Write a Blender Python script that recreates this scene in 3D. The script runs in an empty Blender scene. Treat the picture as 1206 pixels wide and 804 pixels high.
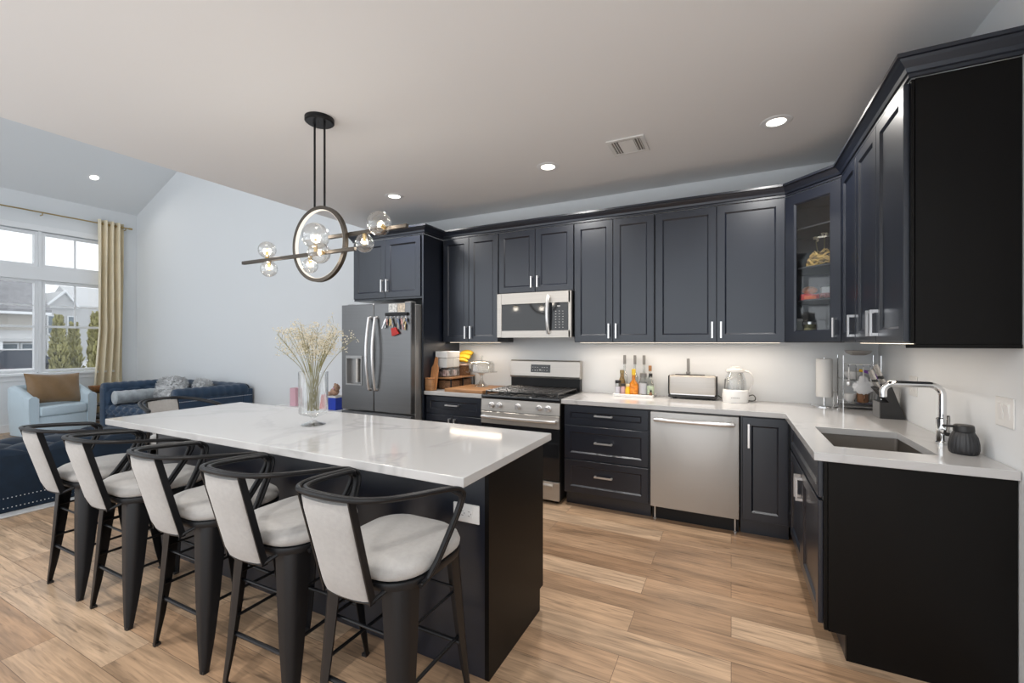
import bpy, bmesh, math, random
from mathutils import Vector, Matrix
random.seed(11)
PI = math.pi
SC = bpy.context.scene
COL = SC.collection
V = Vector

# ------------------------------------------------------------------ camera, world, exposure
cam = bpy.data.objects.new('camera', bpy.data.cameras.new('camera'))
COL.objects.link(cam)
cam.location = (0, 0, 1.412)
cam.rotation_euler = (PI / 2, 0, math.radians(26.577))
cam.data.sensor_width = 36.0
cam.data.lens = 15.40
cam.data.clip_start = 0.02
cam.data.clip_end = 400
SC.camera = cam
SC.view_settings.view_transform = 'Standard'
SC.view_settings.look = 'None'
SC.view_settings.gamma = 1.0
SC.view_settings.use_curve_mapping = False
SC.view_settings.exposure = 0.03
SKY_COL, SKY_STR = (0.93, 0.965, 1.0), 2.0
GLOBE_W = 1.2
DOWNLIGHT_W, STRIP_W, WARM = 18.0, 3.0, (1.0, 0.95, 0.89)
w = bpy.data.worlds.new('overcast_sky')
SC.world = w
w.use_nodes = True
w.node_tree.nodes['Background'].inputs[0].default_value = (*SKY_COL, 1)
w.node_tree.nodes['Background'].inputs[1].default_value = SKY_STR
try:
    SC.cycles.max_bounces = 10
    SC.cycles.diffuse_bounces = 6
    SC.cycles.glossy_bounces = 5
    SC.cycles.transparent_max_bounces = 24
    SC.cycles.caustics_reflective = False
    SC.cycles.caustics_refractive = False
    SC.cycles.sample_clamp_indirect = 4.0
    SC.cycles.use_denoising = True
except Exception:
    pass


# ------------------------------------------------------------------ mesh helpers
class MB:
    def __init__(self):
        self.bm = bmesh.new()

    def box(self, x0, x1, y0, y1, z0, z1, bev=0.0, seg=1):
        m = Matrix.Translation(((x0 + x1) / 2, (y0 + y1) / 2, (z0 + z1) / 2)) @ Matrix.Diagonal((abs(x1 - x0), abs(y1 - y0), abs(z1 - z0), 1))
        r = bmesh.ops.create_cube(self.bm, size=1.0, matrix=m)
        if bev > 0:
            vs = set(r['verts'])
            es = [e for e in self.bm.edges if e.verts[0] in vs and e.verts[1] in vs]
            bmesh.ops.bevel(self.bm, geom=es, offset=bev, segments=seg, affect='EDGES', profile=0.5)
        return self

    def loft(self, loops, cap0=True, cap1=True, closed=True):
        """faces between successive loops of equal length"""
        rows = [[self.bm.verts.new(p) for p in lp] for lp in loops]
        n = len(rows[0])
        for a, b in zip(rows, rows[1:]):
            for i in range(n if closed else n - 1):
                j = (i + 1) % n
                try:
                    self.bm.faces.new((a[i], a[j], b[j], b[i]))
                except ValueError:
                    pass
        if cap0 and closed:
            self.bm.faces.new(rows[0])
        if cap1 and closed:
            self.bm.faces.new(rows[-1])
        return self

    def prism(self, poly, vec):
        vec = V(vec)
        return self.loft([[V(p) for p in poly], [V(p) + vec for p in poly]])

    def tube(self, pts, r, n=8, closed=False, cap=True):
        pts = [V(p) for p in pts]
        m = len(pts)
        rr = r if isinstance(r, (list, tuple)) else [r] * m
        tang = []
        for i in range(m):
            if closed:
                t = pts[(i + 1) % m] - pts[i - 1]
            else:
                t = pts[min(i + 1, m - 1)] - pts[max(i - 1, 0)]
            tang.append(t.normalized() if t.length > 1e-9 else V((0, 0, 1)))
        up = V((0, 0, 1)) if abs(tang[0].z) < 0.9 else V((1, 0, 0))
        nrm = (up - tang[0] * up.dot(tang[0])).normalized()
        loops = []
        for i in range(m):
            t = tang[i]
            nrm = nrm - t * nrm.dot(t)
            nrm = nrm.normalized() if nrm.length > 1e-6 else t.orthogonal().normalized()
            b = t.cross(nrm)
            loops.append([pts[i] + (nrm * math.cos(2 * PI * k / n) + b * math.sin(2 * PI * k / n)) * rr[i] for k in range(n)])
        if closed:
            loops.append(loops[0])
            rows = [[self.bm.verts.new(p) for p in lp] for lp in loops[:-1]]
            for i in range(m):
                a, b2 = rows[i], rows[(i + 1) % m]
                for k in range(n):
                    self.bm.faces.new((a[k], a[(k + 1) % n], b2[(k + 1) % n], b2[k]))
            return self
        return self.loft(loops, cap, cap)

    def lathe(self, prof, c=(0, 0, 0), n=24, axis='z', mat=None):
        c = V(c)
        loops = []
        for r, h in prof:
            r = max(r, 1e-5)
            lp = []
            for k in range(n):
                a = 2 * PI * k / n
                p = V((r * math.cos(a), r * math.sin(a), h))
                if axis == 'y':
                    p = V((p.x, p.z, p.y))
                elif axis == 'x':
                    p = V((p.z, p.x, p.y))
                if mat is not None:
                    p = mat @ p
                lp.append(c + p)
            loops.append(lp)
        return self.loft(loops, True, True)

    def sphere(self, c, r, u=16, v=10, scale=(1, 1, 1)):
        m = Matrix.Translation(c) @ Matrix.Diagonal((*scale, 1))
        bmesh.ops.create_uvsphere(self.bm, u_segments=u, v_segments=v, radius=r, matrix=m)
        return self

    def grid(self, f, nu, nv):
        rows = [[self.bm.verts.new(f(i / nu, j / nv)) for i in range(nu + 1)] for j in range(nv + 1)]
        for j in range(nv):
            for i in range(nu):
                self.bm.faces.new((rows[j][i], rows[j][i + 1], rows[j + 1][i + 1], rows[j + 1][i]))
        return self

    def xform(self, m):
        bmesh.ops.transform(self.bm, matrix=m, verts=self.bm.verts)
        return self

    def build(self, name, mat, parent=None, smooth=35, weld=True):
        if weld:
            bmesh.ops.remove_doubles(self.bm, verts=self.bm.verts, dist=2e-5)
            bmesh.ops.recalc_face_normals(self.bm, faces=self.bm.faces)
        off = V((0, 0, 0))
        p = parent
        while p is not None:
            off += p.location
            p = p.parent
        if parent is not None:
            bmesh.ops.translate(self.bm, vec=-off, verts=self.bm.verts)
        me = bpy.data.meshes.new(name)
        self.bm.to_mesh(me)
        self.bm.free()
        me.materials.append(mat)
        if smooth:
            me.shade_smooth()
            me.set_sharp_from_angle(angle=math.radians(smooth))
        o = bpy.data.objects.new(name, me)
        COL.objects.link(o)
        if parent is not None:
            o.parent = parent
        return o


def thing(name, label, cat, loc=(0, 0, 0), group=None):
    o = bpy.data.objects.new(name, None)
    o.empty_display_size = 0.1
    COL.objects.link(o)
    o.location = loc
    return tag(o, label, cat, group)


def tag(o, label, cat, group=None):
    o['label'] = label
    o['category'] = cat
    if group:
        o['group'] = group
    return o


def struct(o):
    o['kind'] = 'structure'
    return o


def copy_tree(o, parent=None):
    c = o.copy()
    COL.objects.link(c)
    if parent is not None:
        c.parent = parent
    for ch in list(o.children):
        copy_tree(ch, c)
    return c


def arc(cx, cy, r, a0, a1, n):
    return [(cx + r * math.cos(a0 + (a1 - a0) * i / n), cy + r * math.sin(a0 + (a1 - a0) * i / n)) for i in range(n + 1)]


def rrect(x0, x1, y0, y1, r, n=5):
    return (arc(x1 - r, y1 - r, r, 0, PI / 2, n) + arc(x0 + r, y1 - r, r, PI / 2, PI, n)
            + arc(x0 + r, y0 + r, r, PI, 1.5 * PI, n) + arc(x1 - r, y0 + r, r, 1.5 * PI, 2 * PI, n))


def smoothpath(pts, n=4):
    """Catmull-Rom through pts"""
    pts = [V(p) for p in pts]
    out = []
    for i in range(len(pts) - 1):
        p0, p1, p2, p3 = pts[max(i - 1, 0)], pts[i], pts[i + 1], pts[min(i + 2, len(pts) - 1)]
        for k in range(n):
            t = k / n
            out.append(0.5 * ((2 * p1) + (p2 - p0) * t + (2 * p0 - 5 * p1 + 4 * p2 - p3) * t * t + (3 * p1 - p0 - 3 * p2 + p3) * t ** 3))
    out.append(pts[-1])
    return out


# ------------------------------------------------------------------ materials
def mat(name, col, rough=0.5, metal=0.0, spec=0.5, coat=0.0, sheen=0.0, emit=None, estr=0.0, noise=None, bump=None, tint=(1, 1, 1)):
    m = bpy.data.materials.new(name)
    m.use_nodes = True
    nt = m.node_tree
    b = nt.nodes['Principled BSDF']
    b.inputs['Base Color'].default_value = (*col, 1)
    b.inputs['Roughness'].default_value = rough
    b.inputs['Metallic'].default_value = metal
    b.inputs['Specular IOR Level'].default_value = spec
    b.inputs['Coat Weight'].default_value = coat
    b.inputs['Coat Roughness'].default_value = 0.30
    b.inputs['Specular Tint'].default_value = (*tint, 1)
    b.inputs['Sheen Weight'].default_value = sheen
    if emit:
        b.inputs['Emission Color'].default_value = (*emit, 1)
        b.inputs['Emission Strength'].default_value = estr
    tc = None
    if noise or bump:
        tc = nt.nodes.new('ShaderNodeTexCoord')
    if noise:
        scale, amt = noise[0], noise[1]
        mp = nt.nodes.new('ShaderNodeMapping')
        mp.inputs['Scale'].default_value = noise[2] if len(noise) > 2 else (1, 1, 1)
        nz = nt.nodes.new('ShaderNodeTexNoise')
        nz.inputs['Scale'].default_value = scale
        nz.inputs['Detail'].default_value = 5
        rp = nt.nodes.new('ShaderNodeValToRGB')
        rp.color_ramp.elements[0].position = 0.3
        rp.color_ramp.elements[1].position = 0.7
        rp.color_ramp.elements[0].color = (*[c * (1 - amt) for c in col], 1)
        rp.color_ramp.elements[1].color = (*[min(1, c * (1 + amt)) for c in col], 1)
        nt.links.new(tc.outputs['Object'], mp.inputs[0])
        nt.links.new(mp.outputs[0], nz.inputs['Vector'])
        nt.links.new(nz.outputs['Fac'], rp.inputs[0])
        nt.links.new(rp.outputs[0], b.inputs['Base Color'])
    if bump:
        nz = nt.nodes.new('ShaderNodeTexNoise')
        nz.inputs['Scale'].default_value = bump[0]
        nz.inputs['Detail'].default_value = 3
        bp = nt.nodes.new('ShaderNodeBump')
        bp.inputs['Strength'].default_value = bump[1]
        bp.inputs['Distance'].default_value = 0.01
        nt.links.new(tc.outputs['Object'], nz.inputs['Vector'])
        nt.links.new(nz.outputs['Fac'], bp.inputs['Height'])
        nt.links.new(bp.outputs[0], b.inputs['Normal'])
    return m


def glassy(name, tint=(1, 1, 1), refl=0.9, face=0.06):
    """thin clear glass: see-through, mirror-like towards grazing"""
    m = bpy.data.materials.new(name)
    m.use_nodes = True
    nt = m.node_tree
    for n in list(nt.nodes):
        nt.nodes.remove(n)
    out = nt.nodes.new('ShaderNodeOutputMaterial')
    mix = nt.nodes.new('ShaderNodeMixShader')
    tr = nt.nodes.new('ShaderNodeBsdfTransparent')
    gl = nt.nodes.new('ShaderNodeBsdfGlossy')
    lw = nt.nodes.new('ShaderNodeLayerWeight')
    mr = nt.nodes.new('ShaderNodeMapRange')
    tr.inputs[0].default_value = (*tint, 1)
    gl.inputs['Roughness'].default_value = 0.03
    gl.inputs['Color'].default_value = (0.95, 0.96, 0.97, 1)
    lw.inputs['Blend'].default_value = 0.35
    mr.inputs['To Min'].default_value = face
    mr.inputs['To Max'].default_value = refl
    nt.links.new(lw.outputs['Facing'], mr.inputs['Value'])
    nt.links.new(mr.outputs[0], mix.inputs[0])
    nt.links.new(tr.outputs[0], mix.inputs[1])
    nt.links.new(gl.outputs[0], mix.inputs[2])
    nt.links.new(mix.outputs[0], out.inputs[0])
    return m


def glow(name, col, strength):
    m = bpy.data.materials.new(name)
    m.use_nodes = True
    nt = m.node_tree
    for n in list(nt.nodes):
        nt.nodes.remove(n)
    out = nt.nodes.new('ShaderNodeOutputMaterial')
    e = nt.nodes.new('ShaderNodeEmission')
    e.inputs[0].default_value = (*col, 1)
    e.inputs[1].default_value = strength
    nt.links.new(e.outputs[0], out.inputs[0])
    return m


def oak_floor():
    m = bpy.data.materials.new('oak_plank_floor')
    m.use_nodes = True
    nt = m.node_tree
    N, L = nt.nodes, nt.links
    b = N['Principled BSDF']
    tc = N.new('ShaderNodeTexCoord')
    br = N.new('ShaderNodeTexBrick')
    br.offset = 0.37
    br.offset_frequency = 2
    br.inputs['Color1'].default_value = (0, 0, 0, 1)
    br.inputs['Color2'].default_value = (1, 1, 1, 1)
    br.inputs['Mortar'].default_value = (0.5, 0.5, 0.5, 1)
    br.inputs['Scale'].default_value = 1.0
    br.inputs['Brick Width'].default_value = 1.22
    br.inputs['Row Height'].default_value = 0.18
    br.inputs['Mortar Size'].default_value = 0.0012
    br.inputs['Mortar Smooth'].default_value = 0.1
    br.inputs['Bias'].default_value = 0.0
    L.new(tc.outputs['Object'], br.inputs['Vector'])
    # every plank gets its own piece of grain
    off = N.new('ShaderNodeVectorMath'); off.operation = 'MULTIPLY'
    off.inputs[1].default_value = (37.0, 19.0, 53.0)
    L.new(br.outputs['Color'], off.inputs[0])
    add = N.new('ShaderNodeVectorMath'); add.operation = 'ADD'
    L.new(tc.outputs['Object'], add.inputs[0]); L.new(off.outputs[0], add.inputs[1])
    def noise(scale, sc, detail, dist):
        mp = N.new('ShaderNodeMapping'); mp.inputs['Scale'].default_value = sc
        nz = N.new('ShaderNodeTexNoise')
        nz.inputs['Scale'].default_value = scale; nz.inputs['Detail'].default_value = detail
        nz.inputs['Distortion'].default_value = dist
        L.new(add.outputs[0], mp.inputs[0]); L.new(mp.outputs[0], nz.inputs['Vector'])
        return nz.outputs['Fac']
    g1 = noise(1.0, (1.1, 9.0, 1.0), 4, 1.6)      # broad cathedral bands
    g2 = noise(1.0, (4.0, 75.0, 1.0), 5, 0.6)     # fine pores
    g3 = noise(1.0, (1.6, 2.6, 1.0), 2, 0.3)      # cloudy tone
    def ramp(stops):
        r = N.new('ShaderNodeValToRGB')
        els = r.color_ramp.elements
        while len(els) < len(stops):
            els.new(0.5)
        for e, (p, c) in zip(els, stops):
            e.position = p; e.color = (*c, 1)
        return r
    base = ramp([(0.0, (0.34, 0.212, 0.125)), (0.35, (0.40, 0.26, 0.16)), (0.65, (0.445, 0.30, 0.19)), (1.0, (0.52, 0.372, 0.25))])
    L.new(br.outputs['Color'], base.inputs[0])
    def mul(a, fac_out, lo, hi, p0, p1):
        r = ramp([(p0, (lo,) * 3), (p1, (hi,) * 3)])
        L.new(fac_out, r.inputs[0])
        mx = N.new('ShaderNodeMix'); mx.data_type = 'RGBA'; mx.blend_type = 'MULTIPLY'
        mx.inputs['Factor'].default_value = 1.0
        L.new(a, mx.inputs['A']); L.new(r.outputs[0], mx.inputs['B'])
        return mx.outputs['Result']
    c = mul(base.outputs[0], g1, 0.74, 1.12, 0.34, 0.60)
    g4 = noise(1.0, (2.2, 30.0, 1.0), 6, 2.6)
    c = mul(c, g4, 0.62, 1.03, 0.30, 0.44)
    c = mul(c, g2, 0.80, 1.08, 0.35, 0.60)
    c = mul(c, g3, 0.86, 1.10, 0.3, 0.7)
    mo = N.new('ShaderNodeMix'); mo.data_type = 'RGBA'
    L.new(br.outputs['Fac'], mo.inputs['Factor'])
    L.new(c, mo.inputs['A']); mo.inputs['B'].default_value = (0.13, 0.08, 0.05, 1)
    L.new(mo.outputs['Result'], b.inputs['Base Color'])
    rr = ramp([(0.3, (0.30,) * 3), (0.7, (0.42,) * 3)])
    L.new(g1, rr.inputs[0]); L.new(rr.outputs[0], b.inputs['Roughness'])
    bp = N.new('ShaderNodeBump'); bp.inputs['Strength'].default_value = 0.12; bp.inputs['Distance'].default_value = 0.002
    L.new(g2, bp.inputs['Height']); L.new(bp.outputs[0], b.inputs['Normal'])
    return m


def quartz():
    m = bpy.data.materials.new('white_quartz_grey_veins')
    m.use_nodes = True
    nt = m.node_tree
    N, L = nt.nodes, nt.links
    b = N['Principled BSDF']
    tc = N.new('ShaderNodeTexCoord')
    nz = N.new('ShaderNodeTexNoise'); nz.inputs['Scale'].default_value = 1.15; nz.inputs['Detail'].default_value = 5; nz.inputs['Distortion'].default_value = 0.7
    L.new(tc.outputs['Object'], nz.inputs['Vector'])
    sb = N.new('ShaderNodeMath'); sb.operation = 'SUBTRACT'; sb.inputs[1].default_value = 0.5
    ab = N.new('ShaderNodeMath'); ab.operation = 'ABSOLUTE'
    L.new(nz.outputs['Fac'], sb.inputs[0]); L.new(sb.outputs[0], ab.inputs[0])
    r = N.new('ShaderNodeValToRGB')
    e = r.color_ramp.elements
    e[0].position = 0.0; e[0].color = (0.55, 0.55, 0.55, 1)
    e[1].position = 0.022; e[1].color = (0, 0, 0, 1)
    L.new(ab.outputs[0], r.inputs[0])
    n2 = N.new('ShaderNodeTexNoise'); n2.inputs['Scale'].default_value = 0.9; n2.inputs['Detail'].default_value = 1
    mp = N.new('ShaderNodeMapping'); mp.inputs['Location'].default_value = (3.1, 7.7, 0.4)
    L.new(tc.outputs['Object'], mp.inputs[0]); L.new(mp.outputs[0], n2.inputs['Vector'])
    r2 = N.new('ShaderNodeValToRGB'); r2.color_ramp.elements[0].position = 0.50; r2.color_ramp.elements[1].position = 0.66
    L.new(n2.outputs['Fac'], r2.inputs[0])
    mu = N.new('ShaderNodeMath'); mu.operation = 'MULTIPLY'
    L.new(r.outputs[0], mu.inputs[0]); L.new(r2.outputs[0], mu.inputs[1])
    mx = N.new('ShaderNodeMix'); mx.data_type = 'RGBA'
    mx.inputs['A'].default_value = (0.50, 0.50, 0.502, 1); mx.inputs['B'].default_value = (0.33, 0.33, 0.335, 1)
    L.new(mu.outputs[0], mx.inputs['Factor'])
    L.new(mx.outputs['Result'], b.inputs['Base Color'])
    b.inputs['Roughness'].default_value = 0.09
    return m


def fur_mat(name, col):
    return mat(name, col, 0.9, sheen=0.6, noise=(60, 0.25))


M = {}
M['wall'] = mat('white_wall_paint', (0.74, 0.765, 0.785), 0.6, spec=0.3)
M['ceil'] = mat('ceiling_paint', (0.82, 0.825, 0.83), 0.7, spec=0.2)
M['trim'] = mat('white_trim_paint', (0.80, 0.82, 0.84), 0.4)
M['cab'] = mat('navy_black_cabinet_paint', (0.0052, 0.0076, 0.0158), 0.34, spec=0.68, coat=0.35, noise=(3, 0.10), tint=(0.90, 0.95, 1.0))
M['cabside'] = mat('black_end_panel_laminate', (0.0030, 0.0026, 0.0024), 0.42, spec=0.17, noise=(2.5, 0.15, (4, 4, 0.6)))
M['cabin'] = mat('cabinet_inside', (0.022, 0.024, 0.029), 0.5)
M['floor'] = oak_floor()
M['quartz'] = quartz()
M['steel'] = mat('brushed_steel', (0.50, 0.475, 0.445), 0.40, metal=0.75, noise=(2, 0.05, (1, 1, 60)))
M['dwsteel'] = mat('dishwasher_steel', (0.50, 0.49, 0.475), 0.45, metal=0.55)
M['slate'] = mat('dark_fridge_steel', (0.185, 0.188, 0.192), 0.33, metal=0.9, noise=(2, 0.03, (1, 1, 30)))
M['slateside'] = mat('fridge_side_grey', (0.36, 0.36, 0.36), 0.4, metal=0.7)
M['nickel'] = mat('satin_nickel', (0.80, 0.80, 0.81), 0.30, metal=0.85)
M['chrome'] = mat('chrome', (0.80, 0.81, 0.82), 0.07, metal=1.0)
M['black'] = mat('matt_black_metal', (0.0065, 0.007, 0.0085), 0.38, spec=0.30, noise=(8, 0.1))
M['iron'] = mat('cast_iron', (0.022, 0.021, 0.021), 0.30, spec=0.9, bump=(60, 0.05))
M['blackglass'] = mat('black_glass', (0.012, 0.013, 0.015), 0.06, spec=0.6)
M['blackplastic'] = mat('black_plastic', (0.018, 0.018, 0.019), 0.4)
M['greyplastic'] = mat('grey_plastic', (0.18, 0.18, 0.18), 0.45)
M['whiteplastic'] = mat('white_plastic', (0.74, 0.74, 0.73), 0.35)
M['velvet'] = mat('light_grey_velvet', (0.345, 0.338, 0.330), 0.85, sheen=0.25, noise=(60, 0.05), bump=(220, 0.12))
M['blue'] = mat('navy_velvet', (0.006, 0.0165, 0.034), 0.6, spec=0.22, sheen=0.10, noise=(14, 0.18))
M['bluelight'] = mat('blue_velvet_far_sofa', (0.018, 0.043, 0.085), 0.6, spec=0.3, sheen=0.18, noise=(14, 0.15))
M['pale'] = mat('pale_blue_linen', (0.55, 0.66, 0.73), 0.85, sheen=0.2, noise=(90, 0.05), bump=(260, 0.1))
M['brown'] = mat('caramel_satin', (0.235, 0.138, 0.060), 0.5, sheen=0.3, noise=(6, 0.15))
M['beige'] = mat('beige_curtain', (0.78, 0.70, 0.53), 0.7, sheen=0.25, noise=(5, 0.05))
M['gold'] = mat('brass_rod', (0.50, 0.37, 0.17), 0.35, metal=1.0)
M['bolster'] = mat('silver_crushed_velvet', (0.34, 0.37, 0.39), 0.6, sheen=0.6, noise=(11, 0.3))
M['fur'] = fur_mat('grey_faux_fur', (0.52, 0.525, 0.53))
M['glass'] = glassy('clear_glass', (0.985, 0.99, 0.99), 0.75, 0.03)
M['cabglass'] = glassy('cabinet_door_glass', (0.97, 0.98, 0.98), 0.35, 0.012)
M['glassware'] = glassy('pressed_glass', (0.90, 0.90, 0.88), 0.9, 0.07)
M['globe'] = glassy('clear_globe_glass', (0.96, 0.95, 0.93), 0.75, 0.05)
M['pane'] = glassy('window_glass', (0.84, 0.845, 0.85), 0.5, 0.04)
M['bulb'] = glow('led_bulb', (1.0, 0.84, 0.60), 1.8)
M['ringled'] = glow('led_ring_strip', (1.0, 0.92, 0.80), 1.15)
M['lens'] = glow('downlight_lens', (1.0, 0.93, 0.82), 5.0)
M['strip'] = glow('under_cabinet_led', (1.0, 0.84, 0.66), 4.0)
M['bronze'] = mat('brushed_bronze', (0.075, 0.064, 0.053), 0.45, metal=0.7)
M['wood'] = mat('walnut_board', (0.33, 0.165, 0.07), 0.45, noise=(4, 0.3, (1.5, 14, 14)))
M['woodlight'] = mat('orange_wood_board', (0.42, 0.19, 0.075), 0.45, noise=(4, 0.25, (14, 14, 1.5)))
M['basket'] = mat('brown_wicker', (0.17, 0.085, 0.04), 0.7, noise=(70, 0.5))
M['banana'] = mat('banana_skin', (0.78, 0.50, 0.03), 0.5, noise=(12, 0.15))
M['rug'] = mat('pale_grey_rug', (0.50, 0.51, 0.52), 0.95, noise=(30, 0.10), bump=(150, 0.3))
M['red'] = mat('red', (0.55, 0.015, 0.012), 0.5)
M['redfab'] = mat('red_leather', (0.50, 0.02, 0.015), 0.5)
M['royal'] = mat('royal_blue', (0.01, 0.045, 0.42), 0.45)
M['pink'] = mat('pink_card', (0.62, 0.38, 0.44), 0.6)
M['paper'] = mat('white_paper', (0.72, 0.72, 0.71), 0.7)
M['flower'] = mat('dried_cream_flower', (0.66, 0.60, 0.47), 0.8, noise=(40, 0.15))
M['stem'] = mat('dried_green_stem', (0.24, 0.22, 0.10), 0.8)
M['charcoal'] = mat('charcoal_ceramic', (0.024, 0.025, 0.028), 0.42)
M['siding'] = mat('beige_siding', (0.44, 0.42, 0.385), 0.8)
M['siding2'] = mat('pale_siding', (0.52, 0.525, 0.53), 0.8)
M['shingle'] = mat('grey_shingle', (0.27, 0.27, 0.28), 0.9, noise=(3, 0.15))
M['darkwin'] = mat('window_dark', (0.16, 0.20, 0.23), 0.2)
M['snow'] = mat('pale_snowy_ground', (0.58, 0.585, 0.59), 0.9)
M['arbor'] = mat('arborvitae_green', (0.36, 0.34, 0.15), 0.9, noise=(5, 0.35))
M['bark'] = mat('bark', (0.10, 0.08, 0.06), 0.9)


# ------------------------------------------------------------------ the room shell
WY, WX, LX, CZ, EX = 4.22, 0.998, -10.02, 2.83, -4.13     # back wall, right wall, window wall, kitchen ceiling, ceiling edge
RY = -1.1
VS, VZ = 0.43, 3.78                                       # vault slope and height at the window wall
struct(MB().box(LX - 0.2, WX + 0.2, RY, WY + 0.2, -0.12, 0.0).build('floor', M['floor'], smooth=0))
vz_edge = VZ + VS * (EX - LX)
struct(MB().prism([(LX - 0.2, WY, 0), (WX + 0.2, WY, 0), (WX + 0.2, WY, CZ + 0.2), (EX, WY, CZ + 0.2), (EX, WY, vz_edge + 0.25), (LX - 0.2, WY, VZ + 0.1)], (0, 0.15, 0)).build('wall_back', M['wall'], smooth=0))
struct(MB().box(WX, WX + 0.15, RY, WY, 0, CZ).build('wall_right', M['wall'], smooth=0))
struct(MB().box(EX, WX + 0.15, RY, WY, CZ, CZ + 0.2).build('ceiling', M['ceil'], smooth=0))
struct(MB().box(LX, -8.5, RY - 0.15, RY, 0, VZ + VS * 3.8).build('wall_light_block', M['wall'], smooth=0))  # unseen wall stub, added and sized to hold back living room light
struct(MB().box(EX, EX + 0.15, RY, WY, CZ + 0.2, vz_edge + 0.25).build('wall_upper', M['wall'], smooth=0))
struct(MB().prism([(LX, RY, VZ), (EX, RY, vz_edge), (EX, RY, vz_edge + 0.15), (LX, RY, VZ + 0.15)], (0, WY - RY, 0)).build('ceiling_vault', M['wall'], smooth=0))
# window wall with one wide opening y 2.10..3.78, z 0.90..3.20, and a second one further along
OY0, OY1, OZ0, OZ1 = 1.06, 3.80, 0.90, 3.20
wl = MB()
ys = [RY, OY0, OY1, WY]
zs = [0, OZ0, OZ1, VZ]
for i in range(3):
    for j in range(3):
        if i == 1 and j == 1:
            continue
        wl.box(LX - 0.15, LX, ys[i], ys[i + 1], zs[j], zs[j + 1])
struct(wl.build('wall_left', M['wall'], smooth=0))
struct(MB().box(LX, LX + 0.015, RY, WY, 0, 0.13, 0.004).build('baseboard_left', M['trim']))
struct(MB().box(LX + 0.015, -3.80, WY - 0.015, WY, 0, 0.13, 0.004).build('baseboard_back', M['trim']))


def window(n, y0, y1, z0, z1, mun_y, mun_z, rail_z=None):
    """one window unit in the opening: frame, bars, pane"""
    x0, x1 = LX - 0.11, LX - 0.03
    fw = 0.045
    root = bpy.data.objects.new('window_%d' % n, None)
    COL.objects.link(root)
    root.location = (LX - 0.07, (y0 + y1) / 2, z0)
    root['kind'] = 'structure'
    f = MB()
    f.box(x0, x1, y0, y0 + fw, z0, z1, 0.004).box(x0, x1, y1 - fw, y1, z0, z1, 0.004)
    f.box(x0, x1, y0 + fw, y1 - fw, z0, z0 + fw, 0.004).box(x0, x1, y0 + fw, y1 - fw, z1 - fw, z1, 0.004)
    if rail_z:
        f.box(x0 + 0.01, x1 - 0.015, y0 + fw, y1 - fw, rail_z - 0.018, rail_z + 0.018, 0.003)
    f.build('frame', M['trim'], root)
    mz0 = (rail_z + 0.018) if rail_z else z0 + fw
    if mun_y or mun_z:
        b = MB()
        if mun_y:
            b.box(LX - 0.078, LX - 0.058, mun_y - 0.011, mun_y + 0.011, mz0, z1 - fw)
        if mun_z:
            b.box(LX - 0.077, LX - 0.059, y0 + fw, y1 - fw, mun_z - 0.011, mun_z + 0.011)
        b.build('muntin', M['trim'], root, smooth=0)
    MB().box(LX - 0.070, LX - 0.066, y0 + fw - 0.004, y1 - fw + 0.004, z0 + fw - 0.004, z1 - fw + 0.004).build('pane', M['pane'], root, smooth=0)


k = 0
for (a, b_) in ((1.10, 1.98), (2.02, 2.915), (2.955, 3.79)):
    k += 1
    window(k, a, b_, 0.91, 2.405, (a + b_) / 2, 1.995, 1.655)
    k += 1
    window(k, a, b_, 2.62, 3.19, (a + b_) / 2, None)
tr = MB()
tr.box(LX - 0.12, LX + 0.015, OY0, OY1, 2.405, 2.62, 0.004)
for a in (1.98, 2.915):
    tr.box(LX - 0.115, LX - 0.02, a, a + 0.04, 0.90, 2.405).box(LX - 0.115, LX - 0.02, a, a + 0.04, 2.62, 3.20)
tr.box(LX - 0.12, LX - 0.02, OY0, 1.10, 0.9, 2.405).box(LX - 0.12, LX - 0.02, OY0, 1.10, 2.62, 3.2)
struct(tr.build('trim_1', M['trim']))
cs = MB()
cs.box(LX, LX + 0.018, OY0 - 0.09, OY0, 0.90, 3.29, 0.003).box(LX, LX + 0.018, OY1, OY1 + 0.09, 0.90, 3.29, 0.003)
cs.box(LX, LX + 0.018, OY0, OY1, 3.20, 3.29, 0.003)
cs.box(LX - 0.02, LX + 0.06, OY0 - 0.10, OY1 + 0.10, 0.862, 0.90, 0.006).box(LX, LX + 0.016, OY0 - 0.07, OY1 + 0.07, 0.79, 0.862, 0.003)
struct(cs.build('trim_2', M['trim']))

# ------------------------------------------------------------------ outside the windows
struct(MB().box(-140, LX - 0.4, -60, 90, -0.7, -0.5).build('ground_outside', M['snow'], smooth=0))


def house(name, label, loc, front, parts):
    h = thing(name, label, 'house', loc)
    for nm, mb, m_ in parts:
        mb.build(nm, m_, h, smooth=0)
    return h


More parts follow.
